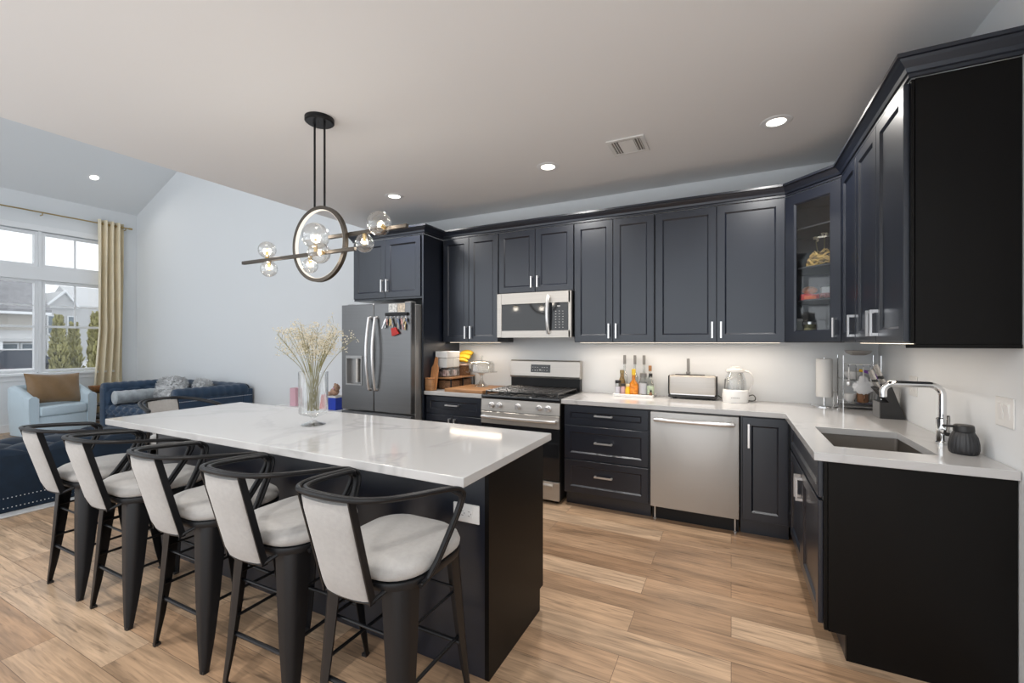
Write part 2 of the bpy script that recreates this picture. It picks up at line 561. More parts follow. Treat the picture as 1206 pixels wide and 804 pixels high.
# gabled pale house
hx = -60
p = []
p.append(('wall', MB().box(hx - 9, hx, 17.2, 26.0, -0.5, 4.9).prism([(hx, 17.9, 4.9), (hx, 20.3, 4.9), (hx, 19.3, 6.5)], (-9, 0, 0)), M['siding2']))
p.append(('roof', MB().prism([(hx + 0.4, 16.8, 4.7), (hx + 0.4, 16.8, 5.0), (hx - 4.5, 16.8, 8.2), (hx - 9.4, 16.8, 5.0), (hx - 9.4, 16.8, 4.7), (hx - 4.5, 16.8, 7.9)], (0, 1.1, 0)), M['shingle']))
p.append(('roof', MB().prism([(hx - 0.2, 20.3, 4.9), (hx - 0.2, 20.3, 5.1), (hx - 4.5, 20.3, 7.4), (hx - 8.8, 20.3, 4.9)], (0, 5.9, 0)), M['snow']))
p.append(('gable_trim', MB().prism([(hx + 0.05, 17.75, 4.85), (hx + 0.05, 17.95, 4.85), (hx + 0.05, 19.3, 6.35), (hx + 0.05, 19.3, 6.62)], (0.2, 0, 0))
          .prism([(hx + 0.05, 20.45, 4.85), (hx + 0.05, 20.25, 4.85), (hx + 0.05, 19.3, 6.35), (hx + 0.05, 19.3, 6.62)], (0.2, 0, 0))
          .box(hx, hx + 0.2, 17.9, 20.3, 4.75, 4.9), M['trim']))
hs = house('neighbor_house', 'pale gabled house across the street, seen through the right-hand window', (hx, 20, -0.5), 0, p)
for y0, y1 in ((18.1, 18.65), (19.55, 20.05), (21.5, 22.2)):
    for z0, z1 in ((2.2, 3.9), (-0.1, 1.5)):
        f = MB().box(hx, hx + 0.12, y0 - 0.1, y1 + 0.1, z0 - 0.1, z1 + 0.1).build('window', M['trim'], hs, smooth=0)
        MB().box(hx + 0.12, hx + 0.15, y0, y1, z0, z1).build('pane', M['darkwin'], f, smooth=0)
# beige house with a porch
hx = -50
p = []
p.append(('wall', MB().box(hx - 9, hx, 3.0, 14.6, -0.5, 3.9), M['siding']))
p.append(('roof', MB().prism([(hx + 0.6, 2.5, 3.75), (hx + 0.6, 2.5, 3.95), (hx - 4.5, 2.5, 7.4), (hx - 9.6, 2.5, 3.95), (hx - 9.6, 2.5, 3.75)], (0, 12.6, 0)), M['shingle']))
p.append(('eave', MB().box(hx + 0.05, hx + 0.65, 2.5, 15.1, 3.55, 3.75), M['trim']))
p.append(('porch_roof', MB().prism([(hx, 3.0, 2.3), (hx + 1.6, 3.0, 1.65), (hx + 1.6, 3.0, 1.4), (hx, 3.0, 1.4)], (0, 11.4, 0)), M['siding2']))
hs = house('porch_house', 'beige house with grey roof and white porch, seen through the left window', (hx, 9, -0.5), 0, p)
for y0, y1 in ((10.6, 11.6), (12.4, 13.3), (13.6, 14.2)):
    f = MB().box(hx, hx + 0.12, y0 - 0.12, y1 + 0.12, -0.4, 1.3).build('window', M['trim'], hs, smooth=0)
    MB().box(hx + 0.12, hx + 0.15, y0, y1, -0.3, 0.75).box(hx + 0.12, hx + 0.15, y0, y1, 0.85, 1.2).build('pane', M['darkwin'], f, smooth=0)
for y0 in (3.2, 12.05, 14.3):
    MB().box(hx + 1.35, hx + 1.5, y0, y0 + 0.16, -0.5, 1.4).build('porch_post', M['trim'], hs, smooth=0)
# parked car
cr = thing('car', 'dark car dusted with snow parked before the porch house', 'car', (-40, 10.6, -0.5))
MB().prism([(-40.9, 8.6, -0.25), (-40.9, 8.6, 0.25), (-40.9, 9.3, 0.35), (-40.9, 9.9, 0.85), (-40.9, 11.3, 0.85), (-40.9, 11.9, 0.4), (-40.9, 12.8, 0.3), (-40.9, 12.8, -0.25)], (1.7, 0, 0)).build('body', mat('car_paint', (0.06, 0.07, 0.09), 0.3), cr)
MB().box(-40.8, -39.3, 9.95, 11.25, 0.85, 0.93, 0.03).build('snow_cover', M['snow'], cr)
for y0 in (9.3, 12.0):
    MB().lathe([(0.0, 0), (0.31, 0), (0.31, 0.2), (0.0, 0.2)], (-39.25, y0, -0.19), 16, 'x').build('wheel', M['blackplastic'], cr)


def arborvitae(loc, h, r, label, seed):
    rnd = random.Random(seed)
    t = thing('arborvitae', label, 'tree', loc, 'arborvitae outside the right-hand window')
    x, y, z = loc
    MB().tube([(x, y, z), (x, y, z + h * 0.5)], 0.04).build('trunk', M['bark'], t)
    f = MB()
    bm = f.bm
    for i in range(1500):
        v = rnd.random() ** 0.8
        a = rnd.uniform(0, 2 * PI)
        rad = r * (1 - v) ** 0.55 * (0.9 + 0.25 * math.sin(3 * a + 9 * v)) * rnd.uniform(0.55, 1.05)
        c = V((x + rad * math.cos(a), y + rad * math.sin(a), z + 0.12 + v * (h - 0.2)))
        up = V((math.cos(a) * 0.5, math.sin(a) * 0.5, 1.0)).normalized() * rnd.uniform(0.07, 0.15)
        sd = V((rnd.uniform(-1, 1), rnd.uniform(-1, 1), rnd.uniform(-.3, .3))).normalized() * 0.035
        bm.faces.new([bm.verts.new(c - sd), bm.verts.new(c + sd), bm.verts.new(c + up + sd * 0.3), bm.verts.new(c + up - sd * 0.6)])
    f.build('foliage', M['arbor'], t, smooth=0, weld=False)


for i, (x, y, h, r, lb) in enumerate(((-14.0, 4.40, 2.52, 0.20, 'yellow-green arborvitae outside, next to the window mullion'),
                                      (-14.95, 4.98, 2.38, 0.21, 'yellow-green arborvitae outside, the middle and lowest of three'),
                                      (-14.0, 5.06, 2.62, 0.20, 'yellow-green arborvitae outside, next to the beige curtain'))):
    arborvitae((x, y, -0.5), h, r, lb, i)

# ------------------------------------------------------------------ kitchen helpers
def frame_axes(face):
    """u direction along the front, n outward"""
    if face == 'back':
        return V((1, 0, 0)), V((0, -1, 0))
    if face == 'right':
        return V((0, -1, 0)), V((-1, 0, 0))
    if face == 'diag':
        u = V((0.65 - 0.371, 3.577 - 3.87, 0)).normalized()
        return u, V((u.y, -u.x, 0))
    if face == 'island':
        return V((-1, 0, 0)), V((0, 1, 0))


def shaker(name, parent, o, face, wd, ht, fr=0.058, t=0.020, hole=False, m_=None):
    """framed door or drawer front, lower-left corner at o on the carcass plane"""
    U, Nn = frame_axes(face)
    o = V(o)
    def loop(ins, n):
        return [o + U * a + V((0, 0, b)) + Nn * n for a, b in ((ins, ins), (wd - ins, ins), (wd - ins, ht - ins), (ins, ht - ins))]
    mb = MB()
    lp = [loop(0, 0.001), loop(0, t - 0.002), loop(0.002, t), loop(fr, t), loop(fr + 0.011, t - 0.011)]
    if hole:
        lp += [loop(fr + 0.011, 0.001), loop(0, 0.001)]
        mb.loft(lp, False, False)
    else:
        mb.loft(lp, True, True)
    return mb.build(name, m_ or M['cab'], parent, smooth=0)


def pull(parent, c, face, length=0.13, vertical=True, out=0.034):
    """square bar pull centred at c on the door face"""
    U, Nn = frame_axes(face)
    c = V(c)
    A = V((0, 0, 1)) if vertical else U
    B = U if vertical else V((0, 0, 1))
    mb = MB()
    def brick(p, la, lb, ln):
        pts = []
        for n_ in (0, ln):
            pts.append([p + A * a + B * b + Nn * n_ for a, b in ((-la, -lb), (la, -lb), (la, lb), (-la, lb))])
        mb.loft(pts)
    brick(c + Nn * (out - 0.010), length / 2, 0.0060, 0.010)
    for s in (-1, 1):
        brick(c + A * s * (length / 2 - 0.007) + Nn * 0.0005, 0.007, 0.006, out - 0.009)
    return mb.build('handle', M['nickel'], parent, smooth=0)


BF, BD = 3.607, 0.02           # base carcass front (back run), door thickness
UF = 3.890                     # upper carcass front
UZ0, UZ1 = 1.405, 2.500
TOE = 0.112


def base_body(name, x0, x1, parent, z1=0.876):
    MB().prism([(x0, WY - 0.004, TOE), (x0, WY - 0.004, z1), (x0, BF, z1), (x0, BF, TOE)], (x1 - x0, 0, 0)).build('carcass', M['cab'], parent, smooth=0)
    MB().box(x0, x1, BF + 0.06, BF + 0.08, 0, TOE - 0.0005).build('toe_kick', M['cab'], parent, smooth=0)


# ---- left base cabinet beside the fridge
c = thing('base_cabinet', 'dark base cabinet with drawer and door between fridge panel and range', 'cabinet', (-2.45, 3.9, 0), 'base cabinets')
base_body('', -2.778, -2.112, c)
d = shaker('drawer', c, (-2.768, BF, 0.692), 'back', 0.646, 0.172, 0.045)
pull(d, (-2.445, BF - BD, 0.785), 'back', 0.15, False)
d = shaker('door', c, (-2.768, BF, 0.125), 'back', 0.322, 0.555)
pull(d, (-2.475, BF - BD, 0.59), 'back')
d = shaker('door', c, (-2.443, BF, 0.125), 'back', 0.321, 0.555)
pull(d, (-2.415, BF - BD, 0.59), 'back')
# ---- drawer bank right of the range
c = thing('drawer_cabinet', 'dark three-drawer base cabinet between range and dishwasher', 'cabinet', (-0.93, 3.9, 0), 'base cabinets')
base_body('', -1.296, -0.580, c)
for z0, h, zp in ((0.704, 0.160, 0.792), (0.412, 0.282, 0.565), (0.125, 0.277, 0.285)):
    d = shaker('drawer', c, (-1.288, BF, z0), 'back', 0.700, h, 0.052)
    pull(d, (-0.945, BF - BD, zp), 'back', 0.15, False)
# ---- narrow cabinet in the corner
c = thing('corner_base_cabinet', 'dark narrow base cabinet with one door right of the dishwasher', 'cabinet', (0.2, 3.9, 0), 'base cabinets')
base_body('', 0.062, 0.366, c)
d = shaker('door', c, (0.072, BF, 0.125), 'back', 0.284, 0.740)
pull(d, (0.112, BF - BD, 0.735), 'back', 0.17)
# ---- sink base on the right run: open-topped carcass so the bowl hangs free
RF = 0.376                      # right-run carcass front
c = thing('sink_base_cabinet', 'dark sink base cabinet with false drawer front and two doors below the sink', 'cabinet', (0.7, 2.9, 0), 'base cabinets')
sb = MB()
sb.prism([(RF, 2.416, TOE), (RF, 2.416, 0.876), (0.992, 2.416, 0.876), (0.992, 2.416, TOE)], (0, 0.018, 0))
sb.box(RF, 0.992, 3.46, 3.478, TOE, 0.876).box(0.974, 0.992, 2.434, 3.46, TOE, 0.876).box(RF, 0.974, 2.434, 3.46, TOE, TOE + 0.018)
sb.box(RF, RF + 0.02, 2.434, 3.46, 0.84, 0.876).box(RF, RF + 0.02, 2.434, 3.46, 0.66, 0.70).box(RF, RF + 0.02, 2.90, 2.94, TOE + 0.018, 0.66)
sb.build('carcass', M['cab'], c, smooth=0)
MB().prism([(RF + 0.014, 2.394, 0), (0.994, 2.394, 0), (0.994, 2.394, 0.876), (RF + 0.014, 2.394, 0.876), (RF + 0.014, 2.394, TOE), (0.455, 2.394, TOE), (0.455, 2.394, 0.0)][1:] , (0, 0.0215, 0)).build('end_panel', M['cabside'], c, smooth=0)
MB().box(RF - 0.001, RF + 0.013, 2.396, 2.4155, TOE, 0.876, 0.002).build('corner_strip', M['cabside'], c)
MB().box(0.455, 0.470, 2.4165, 3.50, 0, TOE - 0.0005).build('toe_kick', M['cab'], c, smooth=0)
shaker('false_drawer', c, (RF, 3.47, 0.700), 'right', 1.045, 0.165, 0.042)
d = shaker('door', c, (RF, 3.47, 0.125), 'right', 0.520, 0.560)
pull(d, (RF - BD, 2.985, 0.585), 'right')
d = shaker('door', c, (RF, 2.946, 0.125), 'right', 0.521, 0.560)
pull(d, (RF - BD, 2.915, 0.585), 'right')
MB().box(RF - 0.004, RF + 0.012, 3.482, 3.583, TOE, 0.874).build('filler_strip', M['cab'], c, smooth=0)
# ---- worktops
def slab(cells, z0, z1, name, label):
    mb = MB()
    xs, ys_, inc = cells
    vv = {}
    def vert(i, j):
        if (i, j) not in vv:
            vv[(i, j)] = mb.bm.verts.new((xs[i], ys_[j], z1))
        return vv[(i, j)]
    fs = [mb.bm.faces.new((vert(i, j), vert(i + 1, j), vert(i + 1, j + 1), vert(i, j + 1))) for i in range(len(xs) - 1) for j in range(len(ys_) - 1) if inc(i, j)]
    r = bmesh.ops.extrude_face_region(mb.bm, geom=fs)
    bmesh.ops.translate(mb.bm, vec=(0, 0, z0 - z1), verts=[e for e in r['geom'] if isinstance(e, bmesh.types.BMVert)])
    o = mb.build(name, M['quartz'], smooth=0)
    bv = o.modifiers.new('bevel', 'BEVEL')
    bv.width = 0.003
    bv.segments = 2
    bv.limit_method = 'ANGLE'
    return tag(o, label, 'countertop', 'white quartz countertops')


CT = 0.914
slab(([-1.312, 0.334, 0.440, 0.815, WX - 0.003], [2.374, 2.552, 3.098, 3.564, WY - 0.003], lambda i, j: (j == 3 or i >= 1) and not (i == 2 and j == 1)),
     0.8765, CT, 'countertop', 'white veined L-shaped countertop with sink cut-out on the right run')
slab(([-2.778, -2.104], [3.564, WY - 0.003], lambda i, j: True), 0.8765, CT, 'countertop', 'short white countertop between the fridge panel and the range')
# ---- island
c = thing('kitchen_island', 'black kitchen island base under the white slab', 'island', (-2.2, 1.85, 0))
MB().prism([(-3.48, 1.585, 0), (-3.48, 1.585, 0.876), (-3.48, 2.165, 0.876), (-3.48, 2.165, TOE), (-3.48, 2.125, TOE), (-3.48, 2.125, 0)], (2.56, 0, 0)).build('carcass', M['cab'], c, smooth=0)
MB().prism([(-0.919, 1.583, 0), (-0.919, 1.583, 0.876), (-0.919, 2.167, 0.876), (-0.919, 2.167, TOE), (-0.919, 2.125, TOE), (-0.919, 2.125, 0)], (0.02, 0, 0)).build('end_panel', M['cabside'], c, smooth=0)
MB().prism([(-3.501, 1.583, 0), (-3.501, 1.583, 0.876), (-3.501, 2.167, 0.876), (-3.501, 2.167, TOE), (-3.501, 2.125, TOE), (-3.501, 2.125, 0)], (0.02, 0, 0)).build('end_panel', M['cabside'], c, smooth=0)
for i in range(4):
    x = -0.925 - i * 0.64
    d = shaker('drawer', c, (x, 2.165, 0.70), 'island', 0.63, 0.165, 0.045)
    pull(d, (x - 0.315, 2.185, 0.785), 'island', 0.15, False)
    d = shaker('door', c, (x, 2.165, 0.125), 'island', 0.63, 0.56)
    pull(d, (x - 0.06, 2.185, 0.60), 'island')
slab(([-3.61, -0.8735], [1.3514, 2.2255], lambda i, j: True), 0.8765, CT, 'island_countertop', 'large white veined quartz slab on the kitchen island')

# ---- upper cabinets
def upper_body(x0, x1, z0, z1, parent):
    MB().box(x0, x1, UF, WY - 0.004, z0, z1).build('carcass', M['cab'], parent, smooth=0)


def upper(label, x0, xm, x1, z0, z1, hl=0.13, name='wall_cabinet'):
    c = thing(name, label, 'cabinet', ((x0 + x1) / 2, 4.05, z0), 'dark upper cabinets')
    upper_body(x0, x1, z0, z1, c)
    for a, b_, hx_ in ((x0 + 0.004, xm - 0.002, xm - 0.032), (xm + 0.002, x1 - 0.004, xm + 0.032)):
        d = shaker('door', c, (a, UF, z0 + 0.006), 'back', b_ - a, z1 - z0 - 0.012, 0.057)
        pull(d, (hx_, UF - BD, z0 + 0.10), 'back', hl)
    return c


upper('dark two-door upper cabinet next to the fridge panel, above the fruit', -2.765, -2.439, -2.092, UZ0, UZ1)
upper('short dark two-door upper cabinet above the microwave', -2.088, -1.688, -1.300, 1.885, UZ1, 0.11)
upper('dark upper cabinet with two narrow doors right of the microwave', -1.296, -0.937, -0.583, UZ0, UZ1)
upper('dark upper cabinet with two wide doors left of the glass corner cabinet', -0.579, -0.104, 0.366, UZ0, UZ1)
# diagonal glass corner cabinet
U, Nn = frame_axes('diag')
DA, DB = V((0.371, UF, 0)), V((0.668, 3.577, 0))
c = thing('glass_corner_cabinet', 'dark diagonal corner cabinet with glass door and shelves', 'cabinet', (0.7, 4.0, UZ0), 'dark upper cabinets')
P5 = [(0.371, UF), (0.371, WY - 0.004), (WX - 0.004, WY - 0.004), (WX - 0.004, 3.58), (0.668, 3.58)]
cc = MB()
cc.prism([(*q, UZ0) for q in P5], (0, 0, 0.02)).prism([(*q, UZ1 - 0.02) for q in P5], (0, 0, 0.02))
cc.box(0.371, 0.389, UF, WY - 0.004, UZ0 + 0.02, UZ1 - 0.02).box(0.389, WX - 0.004, WY - 0.016, WY - 0.004, UZ0 + 0.02, UZ1 - 0.02)
cc.box(WX - 0.016, WX - 0.004, 3.58, WY - 0.016, UZ0 + 0.02, UZ1 - 0.02).box(0.668, WX - 0.016, 3.58, 3.598, UZ0 + 0.02, UZ1 - 0.02)
cc.build('carcass', M['cabin'], c, smooth=0)
SHZ = (1.705, 1.945, 2.235)
for z in SHZ:
    MB().prism([(0.392, 3.91, z), (0.392, WY - 0.02, z), (WX - 0.02, WY - 0.02, z), (WX - 0.02, 3.602, z), (0.69, 3.602, z)], (0, 0, 0.012)).build('shelf', M['cabin'], c, smooth=0)
dl = (DB - DA).length
o0 = DA + U * 0.010 + V((0, 0, UZ0 + 0.006))
d = shaker('door', c, o0, 'diag', dl - 0.016, UZ1 - UZ0 - 0.012, 0.072, hole=True)
q0 = o0 + U * 0.074 + V((0, 0, 0.074)) + Nn * 0.005
wq, hq = dl - 0.016 - 0.148, UZ1 - UZ0 - 0.012 - 0.148
MB().prism([q0, q0 + U * wq, q0 + U * wq + V((0, 0, hq)), q0 + V((0, 0, hq))], Nn * 0.004).build('pane', M['cabglass'], d, smooth=0)
pull(d, o0 + U * (dl - 0.016 - 0.032) + V((0, 0, 0.095)) + Nn * 0.02, 'diag')
# right run uppers
RU = 0.670
c = thing('wall_cabinet', 'dark single-door upper cabinet on the right wall, next to the glass cabinet', 'cabinet', (0.83, 3.38, UZ0), 'dark upper cabinets')
MB().box(RU, WX - 0.004, 3.192, 3.572, UZ0, UZ1).build('carcass', M['cab'], c, smooth=0)
d = shaker('door', c, (RU, 3.555, UZ0 + 0.006), 'right', 0.360, UZ1 - UZ0 - 0.012, 0.055)
pull(d, (RU - BD, 3.225, UZ0 + 0.10), 'right')
c = thing('wall_cabinet', 'big dark two-door upper cabinet with plain end panel on the right wall', 'cabinet', (0.83, 2.78, UZ0), 'dark upper cabinets')
MB().box(RU, WX - 0.004, 2.388, 3.188, UZ0, UZ1).build('carcass', M['cab'], c, smooth=0)
MB().box(RU + 0.012, WX - 0.004, 2.368, 2.3875, UZ0 - 0.006, UZ1).build('end_panel', M['cabside'], c, smooth=0)
MB().box(RU - 0.001, RU + 0.011, 2.370, 2.3875, UZ0, UZ1, 0.002).build('corner_strip', M['cabside'], c)
MB().box(RU - 0.02, WX - 0.004, 2.361, 2.3675, UZ0 - 0.02, UZ0 - 0.004, 0.002).build('bottom_lip', M['cabside'], c)
d = shaker('door', c, (RU, 3.184, UZ0 + 0.006), 'right', 0.396, UZ1 - UZ0 - 0.012, 0.057)
pull(d, (RU - BD, 2.822, UZ0 + 0.10), 'right')
d = shaker('door', c, (RU, 2.784, UZ0 + 0.006), 'right', 0.392, UZ1 - UZ0 - 0.012, 0.057)
pull(d, (RU - BD, 2.752, UZ0 + 0.10), 'right')
# cabinet above the fridge, and the tall panel
FF = 3.570
c = thing('fridge_cabinet', 'dark two-door cabinet above the refrigerator', 'cabinet', (-3.27, 3.9, 1.86), 'dark upper cabinets')
MB().box(-3.745, -2.803, FF, WY - 0.004, 1.855, UZ1).build('carcass', M['cab'], c, smooth=0)
for a, b_, hx_ in ((-3.735, -3.279, -3.312), (-3.275, -2.815, -3.242)):
    d = shaker('door', c, (a, FF, 1.875), 'back', b_ - a, UZ1 - 1.875 - 0.01, 0.06)
    pull(d, (hx_, FF - BD, 2.00), 'back')
tag(MB().box(-2.802, -2.783, 3.562, WY - 0.004, 0, UZ1).build('tall_side_board', M['cab'], smooth=0), 'tall dark side panel standing right of the refrigerator', 'panel')


def crown():
    prof = [(0.0, 0.0), (0.012, 0.0), (0.012, 0.014), (0.020, 0.018), (0.026, 0.034), (0.044, 0.056), (0.050, 0.066), (0.060, 0.068), (0.060, 0.084), (0.0, 0.084)]
    z0 = 2.503
    path = [(-3.747, WY - 0.004), (-3.747, FF - 0.002), (-2.781, FF - 0.002), (-2.781, UF - 0.002), (0.371, UF - 0.002), (0.668, 3.577), (RU - 0.002, 2.366), (WX - 0.004, 2.366)]
    path[5] = (0.6665, 3.577)
    pts = [V((x, y, 0)) for x, y in path]
    nrm = []
    for i in range(len(pts)):
        ns = []
        if i > 0:
            t = (pts[i] - pts[i - 1]).normalized()
            ns.append(V((t.y, -t.x, 0)))
        if i < len(pts) - 1:
            t = (pts[i + 1] - pts[i]).normalized()
            ns.append(V((t.y, -t.x, 0)))
        # outward is to the right of travel along this path
        if len(ns) == 2:
            b = (ns[0] + ns[1])
            b = b / (b.length_squared / 2) if b.length_squared > 1e-6 else ns[0]
        else:
            b = ns[0]
        nrm.append(b)
    loops = [[pts[i] + nrm[i] * a + V((0, 0, z0 + h)) for a, h in prof] for i in range(len(pts))]
    return MB().loft(loops)


tag(crown().build('crown_moulding', M['cab'], smooth=0), 'stepped dark crown moulding along the tops of all upper cabinets', 'moulding')

# ---- under-cabinet lights
def strip(x0, x1, y0, y1, label, power=1.0):
    c = thing('under_cabinet_light', label, 'light', ((x0 + x1) / 2, (y0 + y1) / 2, UZ0 - 0.008), 'under-cabinet light strips')
    MB().box(x0, x1, y0, y1, UZ0 - 0.003, UZ0 - 0.0005).build('housing', M['whiteplastic'], c, smooth=0)
    MB().box(x0 + 0.004, x1 - 0.004, y0 + 0.004, y1 - 0.004, UZ0 - 0.0045, UZ0 - 0.0031).build('led_strip', M['strip'], c, smooth=0)
    L = bpy.data.lights.new('under_cabinet_lamp', 'AREA')
    L.shape = 'RECTANGLE'
    L.size, L.size_y = x1 - x0, y1 - y0
    L.energy = power * STRIP_W * max(x1 - x0, y1 - y0)
    L.color = (1.0, 0.83, 0.66)
    lo = bpy.data.objects.new('lamp', L)
    COL.objects.link(lo)
    lo.location = (0, 0, -0.002)
    lo.parent = c


strip(-2.74, -2.11, 3.96, 3.985, 'thin warm light strip under the upper cabinet above the fruit')
strip(-1.27, 0.34, 3.96, 3.985, 'long warm light strip under the uppers above the toaster')
strip(0.745, 0.77, 2.50, 3.55, 'warm light strip under the right-wall uppers above the faucet', 0.38)

# ---- recessed ceiling lights
def downlight(x, y, z, label, tilt=0.0, power=DOWNLIGHT_W):
    c = thing('recessed_light', label, 'ceiling light', (x, y, z), 'recessed ceiling lights')
    R = Matrix.Translation((x, y, z)) @ Matrix.Rotation(tilt, 4, 'Y')
    MB().lathe([(0.055, -0.003), (0.062, -0.007), (0.088, -0.004), (0.090, -0.0005), (0.055, -0.0005)], (0, 0, 0), 32).xform(R).build('trim_ring', M['trim'], c)
    MB().lathe([(0.0, -0.0035), (0.056, -0.0035), (0.056, -0.001), (0.0, -0.001)], (0, 0, 0), 32).xform(R).build('lens', M['lens'], c)
    L = bpy.data.lights.new('downlight', 'AREA')
    L.shape = 'DISK'
    L.size = 0.11
    L.energy = power
    L.color = WARM
    L.spread = math.radians(150)
    lo = bpy.data.objects.new('lamp', L)
    COL.objects.link(lo)
    lo.matrix_world = Matrix.Rotation(tilt, 4, 'Y') @ Matrix.Translation((0, 0, -0.012))
    lo.parent = c


downlight(-2.94, 3.31, CZ, 'recessed ceiling light nearest the refrigerator cabinet')
downlight(-1.33, 3.31, CZ, 'recessed ceiling light in front of the microwave')
downlight(0.26, 3.29, CZ, 'recessed ceiling light nearest the glass corner cabinet')
downlight(-2.94, 0.10, CZ, 'unseen recessed light added for brightness, towards the far end of the island')  # this near row is out of view, added to brighten the kitchen
downlight(-1.33, 0.10, CZ, 'unseen recessed light added for brightness, towards the near end of the island')
downlight(0.26, 0.10, CZ, 'unseen recessed light added for brightness, over the aisle before the sink run')
downlight(-9.30, 3.346, VZ + VS * (-9.30 - LX), 'recessed light in the sloped living room ceiling', tilt=-math.atan(VS), power=4.0)
# ---- ceiling vent
c = thing('ceiling_vent', 'white square air register in the kitchen ceiling', 'vent', (-0.665, 3.205, CZ))
vx0, vx1, vy0, vy1 = -0.795, -0.535, 3.075, 3.345
fr = MB()
fr.box(vx0, vx1, vy0, vy0 + 0.03, CZ - 0.010, CZ - 0.0005, 0.003).box(vx0, vx1, vy1 - 0.03, vy1, CZ - 0.010, CZ - 0.0005, 0.003)
fr.box(vx0, vx0 + 0.03, vy0 + 0.03, vy1 - 0.03, CZ - 0.010, CZ - 0.0005, 0.003).box(vx1 - 0.03, vx1, vy0 + 0.03, vy1 - 0.03, CZ - 0.010, CZ - 0.0005, 0.003)
fr.build('frame', M['whiteplastic'], c)
MB().box(vx0 + 0.03, vx1 - 0.03, vy0 + 0.03, vy1 - 0.03, CZ - 0.003, CZ - 0.0005).build('backing', mat('vent_shadow_grey', (0.25, 0.24, 0.23), 0.8), c, smooth=0)
lv = MB()
for i in range(6):
    y = vy0 + 0.045 + i * 0.034
    lv.prism([(vx0 + 0.075, y, CZ - 0.004), (vx0 + 0.075, y + 0.030, CZ - 0.009), (vx0 + 0.075, y + 0.030, CZ - 0.007), (vx0 + 0.075, y, CZ - 0.0032)], (0.105, 0, 0))
for i, x in enumerate((vx0 + 0.038, vx0 + 0.056, vx1 - 0.078, vx1 - 0.058, vx1 - 0.042)):
    lv.prism([(x, vy0 + 0.032, CZ - 0.004), (x + 0.008, vy0 + 0.032, CZ - 0.011), (x + 0.011, vy0 + 0.032, CZ - 0.011), (x + 0.003, vy0 + 0.032, CZ - 0.004)], (0, vy1 - vy0 - 0.064, 0))
lv.build('louver', M['whiteplastic'], c, smooth=0)

# ------------------------------------------------------------------ appliances
# ---- refrigerator
FX0, FX1, FY0, FYD, FYB = -3.757, -2.812, 3.402, 3.470, 4.15
c = thing('refrigerator', 'dark stainless french-door refrigerator with water dispenser', 'refrigerator', (-3.28, 3.8, 0))
MB().box(FX0 + 0.006, FX1 - 0.004, FYD + 0.006, FYB, 0.03, 1.785, 0.004).build('body', M['slateside'], c)
fxm = -3.296
dd = MB()
# left door as a ring of boxes around the dispenser recess
DX0, DX1, DZ0, DZ1 = -3.690, -3.462, 0.952, 1.262
z0, z1 = 0.690, 1.800
dd.box(FX0, DX0, FY0, FYD, z0, z1, 0.006).box(DX1, fxm - 0.003, FY0, FYD, z0, z1, 0.006)
dd.box(DX0 - 0.006, DX1 + 0.006, FY0, FYD, z0, DZ0).box(DX0 - 0.006, DX1 + 0.006, FY0, FYD, DZ1, z1)
dd.box(DX0 - 0.006, DX1 + 0.006, FYD - 0.012, FYD, DZ0, DZ1)
dl_ = dd.build('door', M['slate'], c)
dp = MB()
for a in (DX0, DX1 - 0.012):
    dp.box(a, a + 0.012, FY0 - 0.003, FYD - 0.013, DZ0, DZ1)
dp.box(DX0 + 0.012, DX1 - 0.012, FY0 - 0.003, FYD - 0.013, DZ1 - 0.03, DZ1).box(DX0 + 0.012, DX1 - 0.012, FY0 - 0.006, FYD - 0.013, DZ0, DZ0 + 0.014)
dp.box(DX0 + 0.012, DX1 - 0.012, FYD - 0.018, FYD - 0.013, DZ0 + 0.014, DZ1 - 0.03)
dp = dp.build('dispenser', M['slateside'], dl_, smooth=0)
MB().lathe([(0.0, DZ0 + 0.03), (0.020, DZ0 + 0.03), (0.020, DZ1 - 0.031), (0.0, DZ1 - 0.031)], (-3.56, FY0 + 0.035, 0), 16).build('nozzle', M['steel'], dl_)
dr_ = MB().box(fxm + 0.003, FX1, FY0, FYD, z0, z1, 0.006).build('door', M['slate'], c)
for root, hx_, sgn in ((dl_, fxm - 0.042, -1), (dr_, fxm + 0.042, 1)):
    path = [(hx_, FY0 - 0.001, 1.660)] + [(hx_, FY0 - 0.028 - 0.040 * math.sin(PI * t), 1.655 - 0.735 * t) for t in [i / 14 for i in range(15)]] + [(hx_, FY0 - 0.001, 0.915)]
    MB().tube(path, 0.0145, 10).build('handle', M['nickel'], root)
fz = MB().box(FX0, FX1, FY0, FYD, 0.075, 0.676, 0.006).build('freezer_drawer', M['slate'], c)
MB().tube([(FX0 + 0.08, FY0 - 0.001, 0.615)] + [(FX0 + 0.08 + (FX1 - FX0 - 0.16) * t, FY0 - 0.030 - 0.03 * math.sin(PI * t), 0.615) for t in [i / 12 for i in range(13)]] + [(FX1 - 0.08, FY0 - 0.001, 0.615)], 0.0135, 10).build('handle', M['nickel'], fz)
MB().box(FX0 + 0.02, FX1 - 0.02, FYD - 0.02, FYD + 0.005, 0.0, 0.07).build('base_grille', M['greyplastic'], c, smooth=0)
for x in (FX0 + 0.08, FX1 - 0.08):
    MB().box(x - 0.04, x + 0.04, FYD - 0.02, FYD + 0.06, 1.786, 1.812, 0.004).build('hinge_cover', M['slateside'], c)
